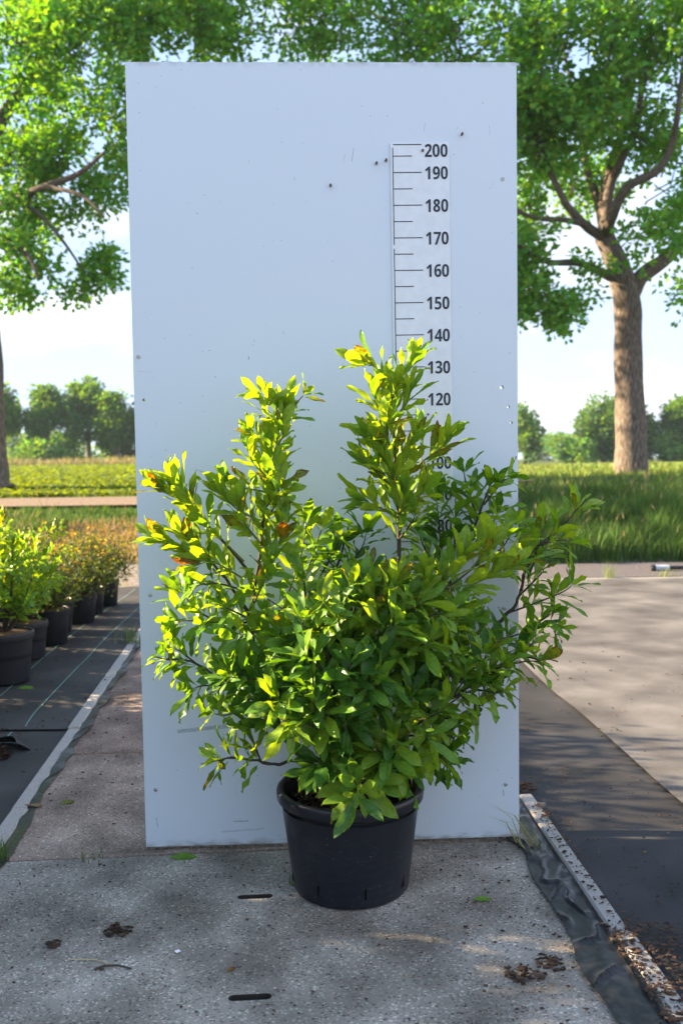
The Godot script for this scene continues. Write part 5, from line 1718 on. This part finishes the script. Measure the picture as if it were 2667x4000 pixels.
# ---------------------------------------------------------------- what lies about
func build_litter() -> void:
	rng.seed = 90
	# fallen leaves
	var fallen := [
		[Vector3(-0.565, 0.006, -2.815), -1.5, 0.095, 1, "fallen green leaf below the board's left corner"],
		[Vector3(-1.05, 0.006, -3.29), -1.0, 0.06, 3, "curled olive leaf lying on the path near the left kerb"],
		[Vector3(0.345, 0.006, -2.515), -1.75, 0.06, 1, "small green leaf lying right of the big pot"],
		[Vector3(-1.80, 0.02, -4.98), -1.6, 0.10, 1, "green leaf lying on the left ground cloth by the nearest pot"],
		[Vector3(-0.30, 0.006, -2.17), -0.9, 0.028, 4, "small brown leaf on the front slab between the slots"]]
	for f: Array in fallen:
		var d := Vector3(cos(f[1] + PI / 2), 0.05, -sin(f[1] + PI / 2) * 0.4)
		tag(put(self, "fallen_leaf", leaf_meshes[rng.randi() % 10], leaf_mats[f[3]], leaf_on(f[0], d, Vector3(0.1, 1, 0.5), f[2], 0.2)), f[4], "leaf", "leaves fallen on the ground")
	# bark chips, twigs, a straw, a stone, a petal
	var chip := Geo.new()
	for k in 5: chip.lump(Vector3(rng.randfn(0, 0.02), 0.006, rng.randfn(0, 0.004)), Vector3(0.03, 0.006, 0.008), rng, Color(0.20, 0.14, 0.08) * rng.randf_range(0.6, 1.2))
	tag(put(self, "bark_chip", chip.mesh(), M.crumb, Transform3D(Basis(), Vector3(-1.13, 0.002, -3.27))), "split brown bark chip on the path by the left kerb", "bark chip")
	var t1 := Geo.new()
	t1.tube([Vector3(-0.62, 0.004, -2.185), Vector3(-0.60, 0.006, -2.198), Vector3(-0.565, 0.007, -2.197), Vector3(-0.53, 0.004, -2.187)], [0.0028, 0.003, 0.0024, 0.002], 6)
	tag(put(self, "fallen_twig", t1.mesh(), M.stem), "short dark twig on the front slab at left", "twig")
	var t2 := Geo.new()
	t2.tube([Vector3(-0.70, 0.003, -2.235), Vector3(-0.63, 0.006, -2.228), Vector3(-0.585, 0.004, -2.21)], [0.0012, 0.0016, 0.001], 5)
	tag(put(self, "straw", t2.mesh(), mat(0.45, 0.36, 0.2, 0.6)), "pale straw lying beside the dark twig", "straw")
	var st := Geo.new()
	for k in 3: st.lump(Vector3(0.002 * k, 0.012, 0.003 * k), Vector3(0.020, 0.012, 0.014), rng, Color(0.22, 0.17, 0.13))
	tag(put(self, "stone", st.mesh(), M.crumb, Transform3D(Basis(), Vector3(0.678, 0.018, -3.15))), "brown pebble resting on the right kerb", "stone")
	var pe := Geo.new()
	for k in 4:
		var a := k * 1.6
		pe.kite(Vector3.ZERO, Vector3(cos(a), 0.2, sin(a)).normalized(), Vector3(-sin(a), 0, cos(a)), Vector3.UP, 0.009, 0.004, 0.002, Color.WHITE)
	tag(put(self, "petal", pe.mesh(), M.petal, Transform3D(Basis(), Vector3(-0.43, 0.004, -2.26))), "tiny white petal on the front slab", "petal")
	# clods and crumbs
	clod(Vector3(0.66, 0.014, -3.36), 0.055, 110, "heap of brown bark crumbs at the far end of the right kerb")
	clod(Vector3(0.425, 0.002, -2.145), 0.05, 60, "clod of dark soil on the front slab near the gutter")
	clod(Vector3(0.495, 0.002, -2.19), 0.04, 40, "smaller scatter of soil beside the dark clod")
	clod(Vector3(-0.61, 0.002, -2.375), 0.04, 45, "dark soil clod on the front slab at left")
	clod(Vector3(-0.76, 0.002, -2.31), 0.02, 18, "tiny soil clod left of the larger one")
	crumbs("brown crumbs on the right kerb", 380, 0.68, 0.735, -3.2, -1.2, 0.0015, 0.005, 0.019, 1.0, -0.052)
	crumbs("brown crumbs spilled over kerb and gutter at the lower right", 900, 0.66, 0.86, -2.35, -1.5, 0.002, 0.006, 0.016, 1.3, -0.05)
	crumbs("crumbs scattered over the dark ground cloth at right", 700, 0.76, 1.25, -3.6, -1.4, 0.0012, 0.004, 0.009, 1.5, -0.05)
	crumbs("crumbs scattered over the black plastic and the slab edge", 420, 0.70, 0.30, -2.95, -1.5, 0.001, 0.004, 0.004, 1.4, -0.03)
	crumbs("sparse crumbs over the front slab", 420, -1.0, 0.55, -2.8, -1.7, 0.001, 0.0035, 0.001, 1.0, 0.0)
	crumbs("sparse crumbs over the slabs left of the board", 260, -1.2, -0.6, -5.0, -2.85, 0.001, 0.004, 0.001, 1.0, -0.03)
	crumbs("sparse crumbs over the left ground cloth and kerb", 300, -2.2, -1.18, -6.5, -3.2, 0.0015, 0.006, 0.015, 0.8, -0.06)
	crumbs("crumbs on the sunlit ground cloth at right", 160, 0.7, 2.4, -6.0, -3.6, 0.002, 0.006, 0.016, 1.2, 0.0)
	# the hose end beside the road
	var ho := thing("hose", "black hose with a grey coupling on the road at the right frame edge", "hose", Vector3(3.42, 0.035, -9.86))
	var hp := Geo.new()
	hp.tube([Vector3(0.06, 0, 0), Vector3(0.4, 0, -0.02), Vector3(1.2, 0, 0.05), Vector3(3.0, 0, -0.1)], [0.022, 0.022, 0.022, 0.022], 10)
	put(ho, "pipe", hp.mesh(), M.pot_plain)
	var hc := Geo.new()
	hc.tube([Vector3(-0.05, 0.0, 0), Vector3(-0.03, 0, 0), Vector3(-0.029, 0, 0), Vector3(0.06, 0, 0), Vector3(0.1, 0, 0)], [0.036, 0.036, 0.033, 0.034, 0.026], 14)
	put(ho, "coupling", hc.mesh(), mat(0.38, 0.42, 0.47, 0.4))
	var hr := Geo.new()
	hr.tube([Vector3(-0.085, 0, 0), Vector3(-0.05, 0, 0)], [0.035, 0.037], 14)
	put(ho, "collar", hr.mesh(), M.pot_plain)

func clod(at: Vector3, spread: float, n: int, label: String) -> void:
	var g := Geo.new()
	for k in n:
		var q := Vector2.from_angle(rng.randf() * TAU) * spread * pow(rng.randf(), 0.8)
		var s := rng.randf_range(0.002, 0.008)
		g.lump(Vector3(q.x, maxf(0.0, spread * 0.25 - q.length() * 0.3) * rng.randf() + s * 0.4, q.y), Vector3(s * rng.randf_range(1, 2.5), s * 0.7, s), rng, Color(0.05, 0.032, 0.022) * rng.randf_range(0.4, 1.5))
	tag(put(self, "soil_clod", g.mesh(), M.crumb, Transform3D(Basis(), at)), label, "soil clod", "clods of soil on the ground")

func crumbs(label: String, n: int, x0: float, x1: float, z0: float, z1: float, lo: float, hi: float, y: float, power: float, slope: float) -> void:
	var g := Geo.new()
	for k in n:
		var f := pow(rng.randf(), power)
		var z := lerpf(z0, z1, rng.randf())
		var x := lerpf(x0, x1, f) + slope * (-z - 2.5)
		var s := rng.randf_range(lo, hi) * (0.6 + rng.randf())
		var c: Color = [Color(0.055, 0.032, 0.022), Color(0.09, 0.05, 0.03), Color(0.07, 0.042, 0.028), Color(0.035, 0.026, 0.022), Color(0.18, 0.12, 0.07)][mini(int(rng.randf() * 4.15), 4)]
		g.lump(Vector3(x, y + s * 0.3, z), Vector3(s * rng.randf_range(1.0, 2.0), s * 0.6, s), rng, c)
	stuff(put(self, "soil_crumbs", g.mesh(), M.crumb), label)
